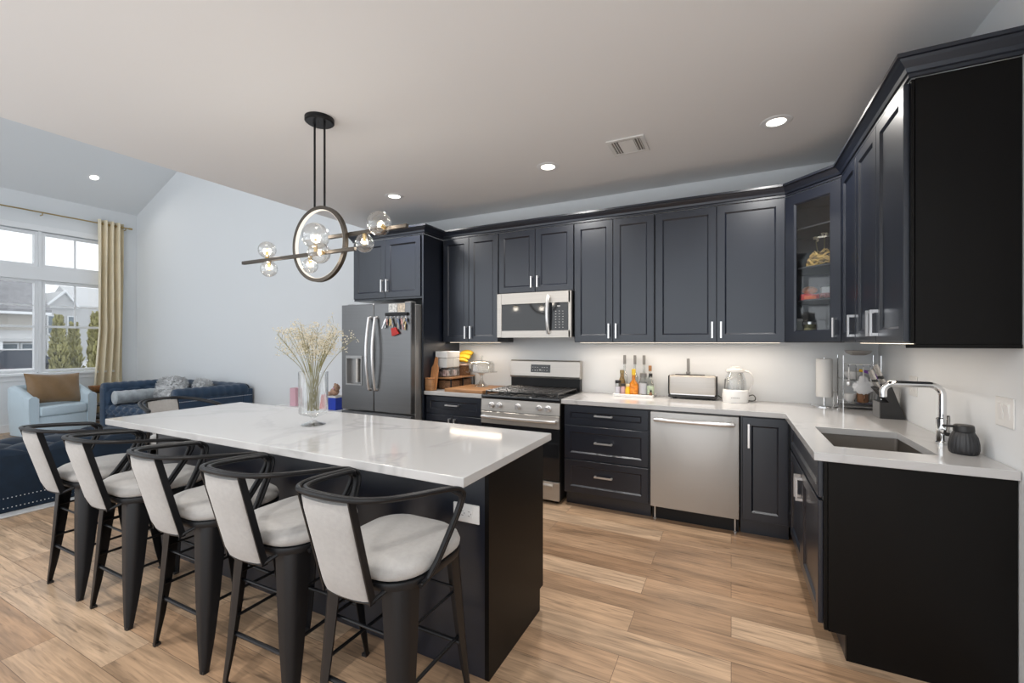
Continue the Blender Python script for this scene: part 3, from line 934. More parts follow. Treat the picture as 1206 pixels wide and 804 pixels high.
# things on the fridge door
GY = FY0 - 0.0005
tag(MB().box(-3.095, -2.985, GY - 0.002, GY, 1.708, 1.792).build('photo_card', mat('photo_print', (0.62, 0.62, 0.60), 0.5, noise=(45, 0.5)), smooth=0), 'black and white printed card stuck at the top of the fridge door', 'card')
tag(MB().box(-2.978, -2.885, GY - 0.002, GY, 1.705, 1.790).build('photo_card', mat('photo_print_warm', (0.60, 0.52, 0.42), 0.5, noise=(40, 0.5)), smooth=0), 'beige and gold printed card stuck at the top of the fridge door', 'card')
c = thing('key_rack', 'dark magnetic key rack on the right fridge door', 'key rack', (-2.98, GY - 0.01, 1.685))
MB().box(-3.128, -2.842, GY - 0.022, GY, 1.668, 1.700, 0.004).build('bar', M['black'], c)
for i in range(6):
    x = -3.105 + i * 0.048
    MB().tube([(x, GY - 0.012, 1.667), (x, GY - 0.014, 1.652), (x, GY - 0.026, 1.646), (x, GY - 0.032, 1.655)], 0.0028, 6).build('hook', M['nickel'], c)
rnd = random.Random(3)
KC = [M['nickel'], mat('key_brass', (0.42, 0.32, 0.16), 0.35, metal=1), M['blackplastic'], mat('key_fob_blue', (0.16, 0.20, 0.28), 0.5), mat('key_fob_rose', (0.55, 0.30, 0.28), 0.5), mat('key_fob_cream', (0.6, 0.52, 0.4), 0.5)]
kl = ['silver keys on the first hook of the fridge key rack', 'brass keys on the second hook of the fridge key rack', None,
      'blue-grey key fob and keys on the fridge key rack, right of the red pouch', 'rose key tag with keys on the fifth hook of the fridge key rack', 'cream key tag on the last hook of the fridge key rack']
for i in range(6):
    x = -3.105 + i * 0.048
    if i == 2:
        c = thing('key_pouch', 'red leather key pouch hanging from the fridge key rack', 'pouch', (x, GY - 0.02, 1.65))
        MB().tube([(x + 0.003 * math.sin(t), GY - 0.020, 1.655 - 0.11 * t / 5) for t in range(6)], 0.004, 6).build('strap', M['blackplastic'], c)
        MB().prism([(x - 0.035, GY - 0.026, 1.545), (x + 0.02, GY - 0.026, 1.552), (x + 0.062, GY - 0.026, 1.490), (x + 0.03, GY - 0.026, 1.478), (x - 0.022, GY - 0.026, 1.465)], (0, 0.018, 0)).build('pouch_body', M['redfab'], c, smooth=0)
        continue
    c = thing('key_bunch', kl[i], 'keys', (x, GY - 0.02, 1.65), 'key bunches on the fridge rack')
    MB().tube([(x + 0.014 * math.cos(a), GY - 0.020 + 0.003 * math.sin(2 * a), 1.638 + 0.014 * math.sin(a)) for a in [2 * PI * k / 14 for k in range(14)]], 0.0016, 5, closed=True).build('ring', M['nickel'], c)
    for j in range(4):
        a = rnd.uniform(-0.5, 0.5)
        L_ = rnd.uniform(0.06, 0.12)
        dx, dz = math.sin(a), -math.cos(a)
        p0 = V((x + dx * 0.012, GY - 0.012 - 0.005 * j, 1.640))
        side = V((-dz, 0, dx))
        k_ = MB()
        pts = [p0 - side * 0.008, p0 + side * 0.008, p0 + V((dx, 0, dz)) * L_ * 0.4 + side * 0.012, p0 + V((dx, 0, dz)) * L_ * 0.5 + side * 0.005, p0 + V((dx, 0, dz)) * L_ + side * 0.005, p0 + V((dx, 0, dz)) * L_ - side * 0.005, p0 + V((dx, 0, dz)) * L_ * 0.5 - side * 0.005, p0 + V((dx, 0, dz)) * L_ * 0.4 - side * 0.012]
        k_.prism(pts, (0, 0.003, 0)).build('key', KC[(i + j * 2) % 6] if j else KC[i], c, smooth=0)

# ---- gas range
SX0, SX1, SYF, SYB = -2.098, -1.318, 3.560, 4.205
c = thing('gas_range', 'stainless gas range with five knobs and black grates', 'stove', (-1.71, 3.88, 0))
MB().box(SX0 + 0.004, SX1 - 0.004, SYF + 0.010, SYB - 0.02, 0.03, 0.880).build('body', M['blackplastic'], c, smooth=0)
for x in (SX0 + 0.05, SX1 - 0.05):
    for y in (SYF + 0.06, SYB - 0.08):
        MB().lathe([(0.0, 0), (0.018, 0), (0.018, 0.031), (0.0, 0.031)], (x, y, 0), 12).build('leveling_foot', M['blackplastic'], c)
ck = MB().box(SX0, SX1, SYF - 0.012, SYB - 0.075, 0.880, 0.918, 0.008, 2)
ck.build('cooktop', M['blackglass'], c)
cp = MB().prism([(SX0, SYF - 0.014, 0.770), (SX0, SYF - 0.006, 0.879), (SX0, SYF + 0.010, 0.879), (SX0, SYF + 0.010, 0.770)], (SX1 - SX0, 0, 0)).build('control_panel', M['steel'], c, smooth=0)
for x in (-1.985, -1.905, -1.715, -1.510, -1.425):
    kn = MB().lathe([(0.0, -0.034), (0.018, -0.034), (0.021, -0.030), (0.023, -0.006), (0.028, -0.004), (0.028, 0.0), (0.0, 0.0)], (x, SYF - 0.0115, 0.826), 20, 'y')
    kn.box(x - 0.0045, x + 0.0045, SYF - 0.052, SYF - 0.045, 0.806, 0.846, 0.002)
    kn.build('knob', M['nickel'], c)
od = MB()
od.box(SX0 + 0.002, SX1 - 0.002, SYF - 0.018, SYF + 0.009, 0.655, 0.764, 0.003)
od = od.build('oven_door', M['steel'], c)
MB().box(SX0 + 0.002, SX1 - 0.002, SYF - 0.016, SYF + 0.009, 0.205, 0.6545, 0.003).build('door_glass', M['blackglass'], od)
MB().tube([(SX0 + 0.03, SYF - 0.019, 0.722), (SX0 + 0.03, SYF - 0.050, 0.722)] + [(SX0 + 0.03 + (SX1 - SX0 - 0.06) * t, SYF - 0.055 - 0.022 * math.sin(PI * t), 0.722) for t in [i / 14 for i in range(1, 14)]] + [(SX1 - 0.03, SYF - 0.050, 0.722), (SX1 - 0.03, SYF - 0.019, 0.722)], 0.014, 10).build('handle', M['nickel'], od)
sd_ = MB().box(SX0 + 0.002, SX1 - 0.002, SYF - 0.016, SYF + 0.009, 0.035, 0.195, 0.003).build('storage_drawer', M['steel'], c)
MB().prism([(SX0 + 0.06, SYF - 0.0165, 0.150), (SX0 + 0.06, SYF - 0.034, 0.150), (SX0 + 0.06, SYF - 0.034, 0.166), (SX0 + 0.06, SYF - 0.0165, 0.180)], (SX1 - SX0 - 0.12, 0, 0)).build('handle', M['steel'], sd_, smooth=0)
bx0, bx1 = SX0 + 0.016, SX1 - 0.004
bg = MB().prism([(bx0, SYB - 0.090, 1.060), (bx0, SYB - 0.075, 1.208), (bx0, SYB - 0.060, 1.220), (bx0, SYB, 1.220), (bx0, SYB, 1.040), (bx0, SYB - 0.078, 1.040)], (bx1 - bx0, 0, 0)).build('backguard', M['steel'], c, smooth=0)
MB().box(bx0 + 0.004, bx1 - 0.004, SYB - 0.066, SYB, 0.9185, 1.0395).build('backguard_lower', M['black'], c, smooth=0)
ds = MB().prism([(-1.845, SYB - 0.0875, 1.098), (-1.845, SYB - 0.0795, 1.176), (-1.845, SYB - 0.077, 1.176), (-1.845, SYB - 0.085, 1.098)], (0.215, 0, 0)).build('display', M['blackglass'], bg, smooth=0)
dm = MB()
for i in range(7):
    for j in range(2):
        if i == 3 and j == 1:
            continue
        x = -1.828 + i * 0.026
        z = 1.116 + j * 0.030
        yy = SYB - 0.0875 + (z - 1.098) / 0.078 * 0.008 - 0.0008
        dm.box(x, x + (0.020 if i == 3 else 0.012), yy, yy + 0.0012, z, z + (0.012 if i == 3 else 0.005))
dm.build('button_marks', M['whiteplastic'], ds, smooth=0)
# grates and burners
GZ = 0.9185
bxs = ((-1.955, 3.72), (-1.955, 3.98), (-1.708, 3.85), (-1.46, 3.72), (-1.46, 3.98))
for i, (x, y) in enumerate(bxs):
    r = 0.045 if i != 2 else 0.055
    MB().lathe([(0.0, GZ), (r, GZ), (r * 0.9, GZ + 0.010), (r * 0.72, GZ + 0.010), (r * 0.72, GZ + 0.018), (0.0, GZ + 0.020)], (x, y, 0), 20).build('burner', M['iron'], c)
for gx0, gx1 in ((SX0 + 0.028, -1.842), (-1.838, -1.578), (-1.574, SX1 - 0.028)):
    g = MB()
    gy0, gy1, zt = 3.580, 4.105, 0.956
    bw = 0.0065
    g.box(gx0, gx1, gy0, gy0 + 2 * bw, zt - 0.014, zt, 0.003).box(gx0, gx1, gy1 - 2 * bw, gy1, zt - 0.014, zt, 0.003)
    g.box(gx0, gx0 + 2 * bw, gy0, gy1, zt - 0.014, zt, 0.003).box(gx1 - 2 * bw, gx1, gy0, gy1, zt - 0.014, zt, 0.003)
    xm = (gx0 + gx1) / 2
    for x in (gx0 + (gx1 - gx0) * 0.34, gx0 + (gx1 - gx0) * 0.66):
        g.box(x - bw, x + bw, gy0, gy1, zt - 0.012, zt + 0.002, 0.003)
    for y in (3.66, 3.72, 3.79, 3.85, 3.91, 3.98, 4.04):
        g.box(gx0, gx1, y - bw, y + bw, zt - 0.012, zt + 0.001, 0.003)
    for x in (gx0 + bw, gx1 - bw):
        for y in (gy0 + bw, gy1 - bw):
            g.box(x - bw, x + bw, y - bw, y + bw, GZ, zt - 0.01)
    g.build('grate', M['iron'], c, smooth=0)

# ---- microwave
MX0, MX1, MY, MZ0, MZ1 = -2.076, -1.304, 3.815, 1.450, 1.880
c = thing('microwave', 'stainless over-the-range microwave under the short cabinet', 'microwave', (-1.69, 4.0, MZ0))
MB().box(MX0 + 0.004, MX1 - 0.002, MY + 0.031, WY - 0.004, MZ0 + 0.005, MZ1).build('body', M['blackplastic'], c, smooth=0)
dw = MB()
MXS = -1.512
gx0, gx1, gz0, gz1 = MX0 + 0.052, MXS - 0.005, MZ0 + 0.065, MZ1 - 0.105
dw.box(MX0, gx0, MY, MY + 0.030, MZ0, MZ1, 0.003).box(gx0, gx1, MY, MY + 0.030, MZ0, gz0).box(gx0, gx1, MY, MY + 0.030, gz1, MZ1)
dw.box(gx1, MX1 - 0.012, MY, MY + 0.03, MZ0, gz0).box(gx1, MX1 - 0.012, MY, MY + 0.03, gz1, MZ1).box(MX1 - 0.03, MX1, MY, MY + 0.03, MZ0, MZ1, 0.003)
md = dw.build('door', M['steel'], c, smooth=0)
MB().box(gx0, gx1, MY + 0.004, MY + 0.029, gz0, gz1).build('window', M['blackglass'], md, smooth=0)
pn = MB().box(gx1 + 0.0005, MX1 - 0.0305, MY + 0.002, MY + 0.029, gz0, gz1).build('keypad', M['blackglass'], c, smooth=0)
km = MB()
for i in range(3):
    for j in range(7):
        km.box(MXS + 0.050 + i * 0.035, MXS + 0.062 + i * 0.035, MY + 0.0012, MY + 0.0022, gz0 + 0.025 + j * 0.025, gz0 + 0.031 + j * 0.025)
km.box(MXS + 0.07, MXS + 0.10, MY + 0.0012, MY + 0.0022, gz1 - 0.04, gz1 - 0.028)
km.build('key_marks', mat('keypad_print', (0.4, 0.4, 0.4), 0.5), pn, smooth=0)
hx_ = MXS - 0.012
MB().tube([(hx_, MY - 0.0005, MZ1 - 0.055)] + [(hx_, MY - 0.022 - 0.028 * math.sin(PI * t), MZ1 - 0.045 - 0.335 * t) for t in [i / 12 for i in range(13)]] + [(hx_, MY - 0.0005, MZ0 + 0.045)], 0.0155, 10).build('handle', M['nickel'], md)
vb = MB()
for i in range(12):
    vb.box(MX0 + 0.08 + i * 0.05, MX0 + 0.12 + i * 0.05, MY + 0.10, MY + 0.24, MZ0 + 0.002, MZ0 + 0.0049)
vb.build('bottom_vent', M['greyplastic'], c, smooth=0)

# ---- dishwasher
WX0, WX1 = -0.574, 0.056
c = thing('dishwasher', 'stainless dishwasher with bar handle under the counter', 'dishwasher', (-0.26, 3.9, 0))
MB().box(WX0 + 0.004, WX1 - 0.004, 3.612, WY - 0.05, 0.115, 0.872).build('body', M['greyplastic'], c, smooth=0)
dw = MB().box(WX0 + 0.004, WX1 - 0.004, 3.576, 3.611, 0.118, 0.862, 0.006, 2).build('door', M['dwsteel'], c)
MB().tube([(WX0 + 0.045, 3.5755, 0.808), (WX0 + 0.045, 3.535, 0.808)] + [(WX0 + 0.05 + 0.53 * t, 3.528 - 0.010 * math.sin(PI * t), 0.808) for t in [i / 10 for i in range(1, 10)]] + [(WX1 - 0.045, 3.535, 0.808), (WX1 - 0.045, 3.5755, 0.808)], 0.0165, 12).build('handle', M['nickel'], dw)
MB().box(WX0 + 0.006, WX1 - 0.006, 3.660, 3.675, 0.0, 0.114).build('kick_plate', M['black'], c, smooth=0)
for x in (WX0 + 0.03, WX1 - 0.03):
    MB().lathe([(0.0, 0), (0.014, 0), (0.014, 0.006), (0.006, 0.010), (0.006, 0.114), (0.0, 0.114)], (x, 3.64, 0), 10).build('leveling_foot', M['nickel'], c)

# ---- sink and faucet
c = thing('kitchen_sink', 'undermount stainless sink bowl in the right-hand counter', 'sink', (0.62, 2.82, 0.70))
bo = MB()
x0, x1, y0, y1 = 0.432, 0.823, 2.544, 3.106
def ring_(ins, z, r):
    return [(px, py, z) for px, py in rrect(x0 + ins, x1 - ins, y0 + ins, y1 - ins, r, 4)]
bo.loft([ring_(-0.012, 0.8755, 0.02), ring_(0.0, 0.8755, 0.02), ring_(0.004, 0.72, 0.02), ring_(0.02, 0.700, 0.02), ring_(0.15, 0.694, 0.02)], False, True)
bo.loft([ring_(-0.012, 0.8755, 0.02), ring_(-0.012, 0.872, 0.02), ring_(-0.003, 0.872, 0.02), ring_(-0.0, 0.716, 0.02), ring_(0.018, 0.696, 0.02), ring_(0.15, 0.690, 0.02)], False, True)
bo.build('bowl', mat('sink_steel', (0.24, 0.22, 0.20), 0.38, metal=0.9), c)
MB().lathe([(0.0, 0.6955), (0.028, 0.6955), (0.042, 0.699), (0.046, 0.6975), (0.046, 0.6948), (0.0, 0.6948)], (0.66, 2.82, 0), 20).build('drain', M['chrome'], c)
c = thing('kitchen_faucet', 'chrome gooseneck faucet behind the sink', 'faucet', (0.915, 2.83, CT))
MB().lathe([(0.0, CT), (0.027, CT), (0.027, CT + 0.012), (0.0235, CT + 0.016), (0.0235, CT + 0.125), (0.0165, CT + 0.130), (0.0, CT + 0.130)], (0.915, 2.83, 0), 24).build('base', M['chrome'], c)
pth = [(0.915, 2.83, CT + 0.129), (0.915, 2.83, 1.150)] + [(0.865 + 0.05 * math.cos(a), 2.83, 1.150 + 0.05 * math.sin(a)) for a in [PI / 2 * i / 6 for i in range(1, 7)]] + [(0.73, 2.83, 1.200)] + [(0.73 - 0.04 * math.sin(a), 2.83, 1.16 + 0.04 * math.cos(a)) for a in [PI / 2 * i / 5 for i in range(1, 6)]] + [(0.69, 2.83, 1.132)]
MB().tube(pth, 0.0155, 14).build('spout', M['chrome'], c)
lv = MB().lathe([(0.0, 0.0), (0.017, 0.0), (0.017, 0.040), (0.0, 0.042)], (0.915, 2.808, CT + 0.068), 16, 'y', Matrix.Rotation(PI, 3, 'X'))
lv.tube([(0.915, 2.775, CT + 0.068), (0.912, 2.755, CT + 0.10), (0.906, 2.735, CT + 0.150)], [0.008, 0.007, 0.006], 10)
lv.build('lever', M['chrome'], c)
# soap dispenser: ribbed charcoal jar
c = thing('soap_dispenser', 'charcoal ribbed soap dispenser standing beside the faucet', 'soap dispenser', (0.925, 2.64, CT))
prof = [(0.040, 0.0), (0.047, 0.004), (0.0505, 0.02), (0.050, 0.045), (0.045, 0.075), (0.036, 0.095), (0.034, 0.098), (0.0, 0.098)]
loops = []
for r, h in prof:
    lp = []
    for k_ in range(96):
        a = 2 * PI * k_ / 96
        rib = 1 + (0.022 * math.cos(24 * a) if 0.003 < h < 0.094 else 0)
        lp.append(V((0.925 + max(r, 1e-4) * rib * math.cos(a), 2.64 + max(r, 1e-4) * rib * math.sin(a), CT + h)))
    loops.append(lp)
MB().loft(loops).build('jar', M['charcoal'], c, smooth=60)
pm = MB().lathe([(0.0, 0.0985), (0.035, 0.0985), (0.036, 0.104), (0.034, 0.124), (0.030, 0.128), (0.0, 0.129)], (0.925, 2.64, CT), 28)
pm.box(0.853, 0.925, 2.632, 2.648, CT + 0.114, CT + 0.124, 0.003)
pm.build('pump_lid', M['blackplastic'], c)

# ------------------------------------------------------------------ wall plates
c = thing('switch_plate', 'white double rocker switch plate on the right wall', 'switch', (WX, 2.487, 1.125))
MB().box(WX - 0.006, WX - 0.0005, 2.420, 2.554, 1.065, 1.185, 0.002).build('plate', M['whiteplastic'], c)
for y in (2.463, 2.511):
    MB().prism([(WX - 0.0062, y - 0.017, 1.091), (WX - 0.013, y - 0.017, 1.159), (WX - 0.0062, y - 0.017, 1.159)], (0, 0.034, 0)).build('rocker', M['whiteplastic'], c, smooth=0)
c = thing('wall_outlet', 'white outlet plate on the right wall behind the knife block', 'outlet', (WX, 3.49, 1.14))
MB().box(WX - 0.006, WX - 0.0005, 3.425, 3.555, 1.080, 1.200, 0.002).build('plate', M['whiteplastic'], c)
for y in (3.458, 3.522):
    s_ = MB().box(WX - 0.0085, WX - 0.0061, y - 0.017, y + 0.017, 1.106, 1.174, 0.002).build('socket', M['whiteplastic'], c)
c = thing('island_outlet', 'white outlet plate on the black front of the island', 'outlet', (-1.008, 1.583, 0.683))
MB().box(-1.073, -0.944, 1.5775, 1.5845, 0.643, 0.722, 0.002).build('plate', M['whiteplastic'], c)
MB().box(-1.043, -0.974, 1.5755, 1.5774, 0.666, 0.699, 0.0015).build('socket', M['whiteplastic'], c)
sl = MB()
for x in (-1.025, -0.992):
    sl.box(x - 0.005, x + 0.005, 1.5748, 1.5754, 0.672, 0.6745).box(x - 0.005, x + 0.005, 1.5748, 1.5754, 0.690, 0.6925).box(x + 0.008, x + 0.0115, 1.5748, 1.5754, 0.680, 0.685)
sl.build('slots', M['greyplastic'], c, smooth=0)

# ------------------------------------------------------------------ chandelier over the island
c = thing('chandelier', 'linear bronze chandelier with ring and clear globes above the island', 'chandelier', (-2.34, 1.94, CZ))
RX, RYc, RZ = -2.342, 1.945, 2.030
MB().lathe([(0.0, -0.030), (0.080, -0.030), (0.088, -0.024), (0.088, -0.0005), (0.0, -0.0005)], (RX, RYc, CZ), 32).build('canopy', M['black'], c)
for dx in (-0.045, 0.045):
    MB().tube([(RX + dx, RYc, CZ - 0.0305), (RX + dx, RYc, RZ + 0.229)], 0.0065, 8).build('rod', M['black'], c)
ro, ri, hw = 0.240, 0.218, 0.013
lp = []
for k_ in range(64):
    a = 2 * PI * k_ / 64
    ca, sa = math.cos(a), math.sin(a)
    lp.append([V((RX + r * ca, RYc + y, RZ + r * sa)) for r, y in ((ri, -hw), (ro, -hw), (ro, hw), (ri, hw))])
lp.append(lp[0])
rg = MB().loft(lp, False, False).build('ring', M['bronze'], c)
lp = []
for k_ in range(64):
    a = 2 * PI * k_ / 64
    ca, sa = math.cos(a), math.sin(a)
    lp.append([V((RX + r * ca, RYc + y, RZ + r * sa)) for r, y in ((ri - 0.003, -hw + 0.002), (ri - 0.0003, -hw + 0.002), (ri - 0.0003, hw - 0.002), (ri - 0.003, hw - 0.002))])
lp.append(lp[0])
MB().loft(lp, False, False).build('led_strip', M['ringled'], rg)
YA, ZA, YB_, ZB = 1.918, 1.965, 1.972, 2.074
MB().box(-3.085, -2.005, YA - 0.011, YA + 0.011, ZA - 0.011, ZA + 0.011, 0.002).build('bar', M['bronze'], c)
MB().box(-2.285, -1.655, YB_ - 0.011, YB_ + 0.011, ZB - 0.011, ZB + 0.011, 0.002).build('bar', M['bronze'], c)
for x, y, z, r, zb in ((-2.82, YA, 2.034, 0.057, ZA), (-2.80, YA, 1.903, 0.054, ZA), (-2.345, YA, 2.076, 0.083, ZA), (-2.395, YA, 1.893, 0.047, ZA), (-2.26, YA - 0.045, 1.955, 0.066, ZA),
                       (-1.985, YB_, 2.006, 0.056, ZB), (-1.815, YB_ - 0.055, 2.092, 0.070, ZB)):
    yb = YA if zb == ZA else YB_
    g = MB().sphere((x, y, z), r, 24, 14).build('globe', M['globe'], c, smooth=180)
    base = V((x, yb, zb))
    d_ = (V((x, y, z)) - base)
    d_ = d_.normalized() if d_.length > 0.03 else V((0, -1, 0))
    MB().tube([base + d_ * 0.0115, base + d_ * 0.030, V((x, y, z)) - d_ * min(r * 0.25, 0.02)], [0.012, 0.012, 0.009], 10).build('socket', M['gold'], g)
    MB().sphere(V((x, y, z)) - d_ * 0.004, 0.014, 12, 8).build('bulb', M['bulb'], g, smooth=180)
    L = bpy.data.lights.new('globe_light', 'POINT')
    L.energy = GLOBE_W
    L.shadow_soft_size = 0.03
    L.color = (1.0, 0.91, 0.80)
    lo = bpy.data.objects.new('lamp', L)
    COL.objects.link(lo)
    lo.location = V((x, y, z)) + d_ * 0.015 - c.location
    lo.parent = c

# ------------------------------------------------------------------ counter stools
def make_stool():
    """built at the origin, facing +y (back towards -y)"""
    t = thing('counter_stool', '', 'stool', (0, 0, 0), 'grey upholstered counter stools around the island')
    # legs: folded sheet steel, broad at the seat and narrow at the foot
    lv_ = [(0.0, 0.205, 0.024), (0.03, 0.205, 0.030), (0.13, 0.200, 0.046), (0.28, 0.194, 0.064), (0.45, 0.187, 0.078), (0.605, 0.180, 0.088)]
    for sx, sy in ((-1, -1), (1, -1), (-1, 1), (1, 1)):
        loops = []
        for z, p, wd in lv_:
            r = wd * 0.55
            outer = [(p - wd, p)] + [(p - r + r * math.sin(a), p - r + r * math.cos(a)) for a in [PI / 2 * i / 6 for i in range(7)]] + [(p, p - wd)]
            th = 0.006
            inner = [(p - th, p - wd)] + [(p - r + (r - th) * math.sin(a), p - r + (r - th) * math.cos(a)) for a in [PI / 2 * i / 6 for i in range(6, -1, -1)]] + [(p - wd, p - th)]
            loops.append([V((sx * x, sy * y, z)) for x, y in outer + inner])
        leg = MB().loft(loops).build('leg', M['black'], t)
        MB().box(sx * 0.203 - (0.024 if sx > 0 else 0), sx * 0.203 + (0.024 if sx < 0 else 0), sy * 0.203 - (0.024 if sy > 0 else 0), sy * 0.203 + (0.024 if sy < 0 else 0), 0.0, 0.012).build('foot_pad', M['blackplastic'], leg, smooth=0)
    # rails
    MB().tube([(-0.176, -0.180, 0.225), (0.176, -0.180, 0.225)], 0.0085, 8).build('footrest', M['black'], t)
    MB().tube([(-0.176, 0.180, 0.225), (0.176, 0.180, 0.225)], 0.0085, 8).build('footrest', M['black'], t)
    for s in (-1, 1):
        MB().tube([(s * 0.178, -0.176, 0.275), (s * 0.178, 0.176, 0.275)], 0.0068, 8).build('side_rail', M['black'], t)
    for s in (-1, 1):
        MB().tube([(s * 0.168, -0.164, 0.455), (s * 0.168, 0.164, 0.455)], 0.0052, 8).build('upper_rail', M['black'], t)
        MB().tube([(-0.164, s * 0.168, 0.445), (0.164, s * 0.168, 0.445)], 0.0052, 8).build('upper_rail', M['black'], t)
    # seat pan and cushion
    def rr(h, z, r):
        return [(x, y, z) for x, y in rrect(-h, h, -h, h, r, 7)]
    MB().loft([rr(0.190, 0.598, 0.11), rr(0.201, 0.603, 0.12), rr(0.206, 0.622, 0.125), rr(0.204, 0.630, 0.125), rr(0.190, 0.630, 0.115)]).build('seat_frame', M['black'], t)
    MB().loft([rr(0.190, 0.6302, 0.115), rr(0.202, 0.638, 0.124), rr(0.205, 0.652, 0.126), rr(0.198, 0.672, 0.122), rr(0.178, 0.688, 0.112), rr(0.135, 0.698, 0.09), rr(0.07, 0.702, 0.05), rr(0.02, 0.703, 0.015)]).build('seat_cushion', M['velvet'], t, smooth=80)
    # backrest pad: leaning, slightly wrapped
    def pad(u, v):
        return V(((u - 0.5) * (0.200 + 0.012 * v), -0.232 - 0.090 * v - 0.014 * (1 - (2 * u - 1) ** 2), 0.590 + 0.335 * v))
    nv, nu = 8, 10
    tilt = V((0, 0.962, 0.25)).normalized()
    loops = []
    for j in range(nv + 1):
        v = j / nv
        edge = 0.55 if j in (0, nv) else 1.0
        back = [pad(i / nu, v) - tilt * (0.016 * edge * (1.0 if 0 < i < nu else 0.55)) for i in range(nu + 1)]
        front = [pad(i / nu, v) + tilt * (0.020 * edge * (1.0 if 0 < i < nu else 0.55)) for i in range(nu, -1, -1)]
        loops.append(back + front)
    MB().loft(loops).build('backrest', M['velvet'], t, smooth=60)
    for s in (-1, 1):
        f = MB()
        lo_, hi_ = pad(0.5 + 0.5 * s, 0), pad(0.5 + 0.5 * s, 1)
        lp = []
        for p in (lo_ + V((0, 0.0, -0.012)), lo_, hi_, hi_ + V((0, -0.002, 0.012))):
            lp.append([p + V((s * a, b, 0)) for a, b in ((0.0005, -0.013), (0.0065, -0.013), (0.0065, 0.012), (0.0005, 0.012))])
        f.loft(lp)
        f.build('back_post', M['black'], t, smooth=0)
    MB().tube([(-0.105, -0.232, 0.583), (-0.05, -0.244, 0.583), (0.05, -0.244, 0.583), (0.105, -0.232, 0.583)], 0.006, 8).build('back_rail', M['black'], t)
    for s in (-1, 1):
        MB().tube([(s * 0.10, -0.233, 0.585), (s * 0.112, -0.205, 0.598), (s * 0.12, -0.186, 0.606)], 0.007, 8).build('back_bracket', M['black'], t)
    # double-tube arm hoop
    half = [(0, -0.348, 0.944), (0.075, -0.342, 0.943), (0.14, -0.312, 0.938), (0.188, -0.250, 0.930), (0.218, -0.165, 0.920), (0.238, -0.07, 0.908), (0.251, 0.000, 0.898), (0.256, 0.038, 0.886),
            (0.257, 0.061, 0.866), (0.253, 0.060, 0.838), (0.245, 0.038, 0.790), (0.233, 0.000, 0.725), (0.223, -0.035, 0.670), (0.214, -0.064, 0.632), (0.209, -0.085, 0.618), (0.207, -0.115, 0.612)]
    for k_, (din, dz) in enumerate(((0.0, 0.0), (0.021, -0.004))):
        pts = []
        for i, (x, y, z) in enumerate(half):
            t0, t1 = V(half[max(i - 1, 0)]), V(half[min(i + 1, len(half) - 1)])
            if i <= 7:
                d_ = V((t1.x - t0.x, t1.y - t0.y, 0)).normalized()
                off = V((-d_.y, d_.x, 0)) * din + V((0, 0, dz))
            else:
                off = V((0, -1, 0)) * din * (1.0 if i < 14 else 0.4) + V((0, 0, dz))
            if i == 0:
                off = V((0, din, dz))
            if i == 7:
                off = V((-0.4, -0.8, -0.3)) * din
            pts.append(V((x, y, z)) + off)
        full = [V((-p.x, p.y, p.z)) for p in reversed(pts[1:])] + pts
        MB().tube(smoothpath(full, 4), 0.0088, 10).build('arm_hoop', M['black'], t)
    return t


stools = [(-1.12, 1.275, 0, 'grey cushioned black metal counter stool in front of the island outlet, nearest the outlet corner'),
          (-1.66, 1.275, 0.02, 'second grey cushioned counter stool from the island outlet corner'),
          (-2.20, 1.275, 0, 'third grey cushioned counter stool from the outlet corner, middle of the five in front'),
          (-2.835, 1.275, -0.01, 'fourth grey cushioned counter stool from the outlet corner'),
          (-3.372, 1.275, 0, 'fifth grey cushioned counter stool from the outlet corner, beside the blue ottoman'),
          (-3.875, 1.94, -PI / 2, 'grey cushioned counter stool at the far short end of the island, facing the slab end')]
proto = make_stool()
for i, (x, y, rz, lb) in enumerate(stools):
    o = proto if i == 0 else copy_tree(proto)
    o.location = (x, y, 0)
    o.rotation_euler = (0, 0, rz)
    o['label'] = lb


# ------------------------------------------------------------------ living room
def tuft(a, b):
    return math.sqrt(abs(math.sin(PI * (a + b)) * math.sin(PI * (a - b))))


def cloth_box(mb, x0, x1, y0, y1, z0, z1, r=0.02):
    return mb.box(x0, x1, y0, y1, z0, z1, r, 3)


tag(MB().box(-9.15, -5.18, 0.2, 3.13, 0.0005, 0.014, 0.004).build('area_rug', M['rug']), 'large pale grey rug under the living room seating', 'rug')
# tufted ottoman
OT = 0.014
c = thing('tufted_ottoman', 'large navy velvet tufted ottoman with two rows of silver nailheads', 'ottoman', (-5.62, 1.95, OT))
ox0, ox1, oy0, oy1 = -5.98, -5.28, 1.12, 2.72
cloth_box(MB(), ox0, ox1, oy0, oy1, OT, 0.475, 0.018).build('base', M['blue'], c)
def top_f(u, v):
    x, y = ox0 + (ox1 - ox0) * u, oy0 + (oy1 - oy0) * v
    e = min(u * (ox1 - ox0), (1 - u) * (ox1 - ox0), v * (oy1 - oy0), (1 - v) * (oy1 - oy0))
    edge = min(1.0, e / 0.05) ** 0.5
    h = 0.470 + edge * (0.016 + 0.060 * tuft((x - ox0) / 0.36, (y - oy0) / 0.40))
    return V((x, y, h))
MB().grid(top_f, 56, 110).build('tufted_top', M['blue'], c, smooth=180)
def nail_row(z, name, parent, pts, r=0.0048):
    n_ = MB()
    for p, d_ in pts:
        m_ = Matrix.Translation(p)
        bmesh.ops.create_icosphere(n_.bm, subdivisions=1, radius=r, matrix=m_)
    return n_.build(name, M['nickel'], parent, smooth=180)
for z in (0.055, 0.135):
    pts = [((ox1 + 0.001, oy0 + 0.02 + i * 0.024, z), 0) for i in range(int((oy1 - oy0 - 0.04) / 0.024) + 1)]
    nail_row(z, 'nailhead_trim', c, pts)
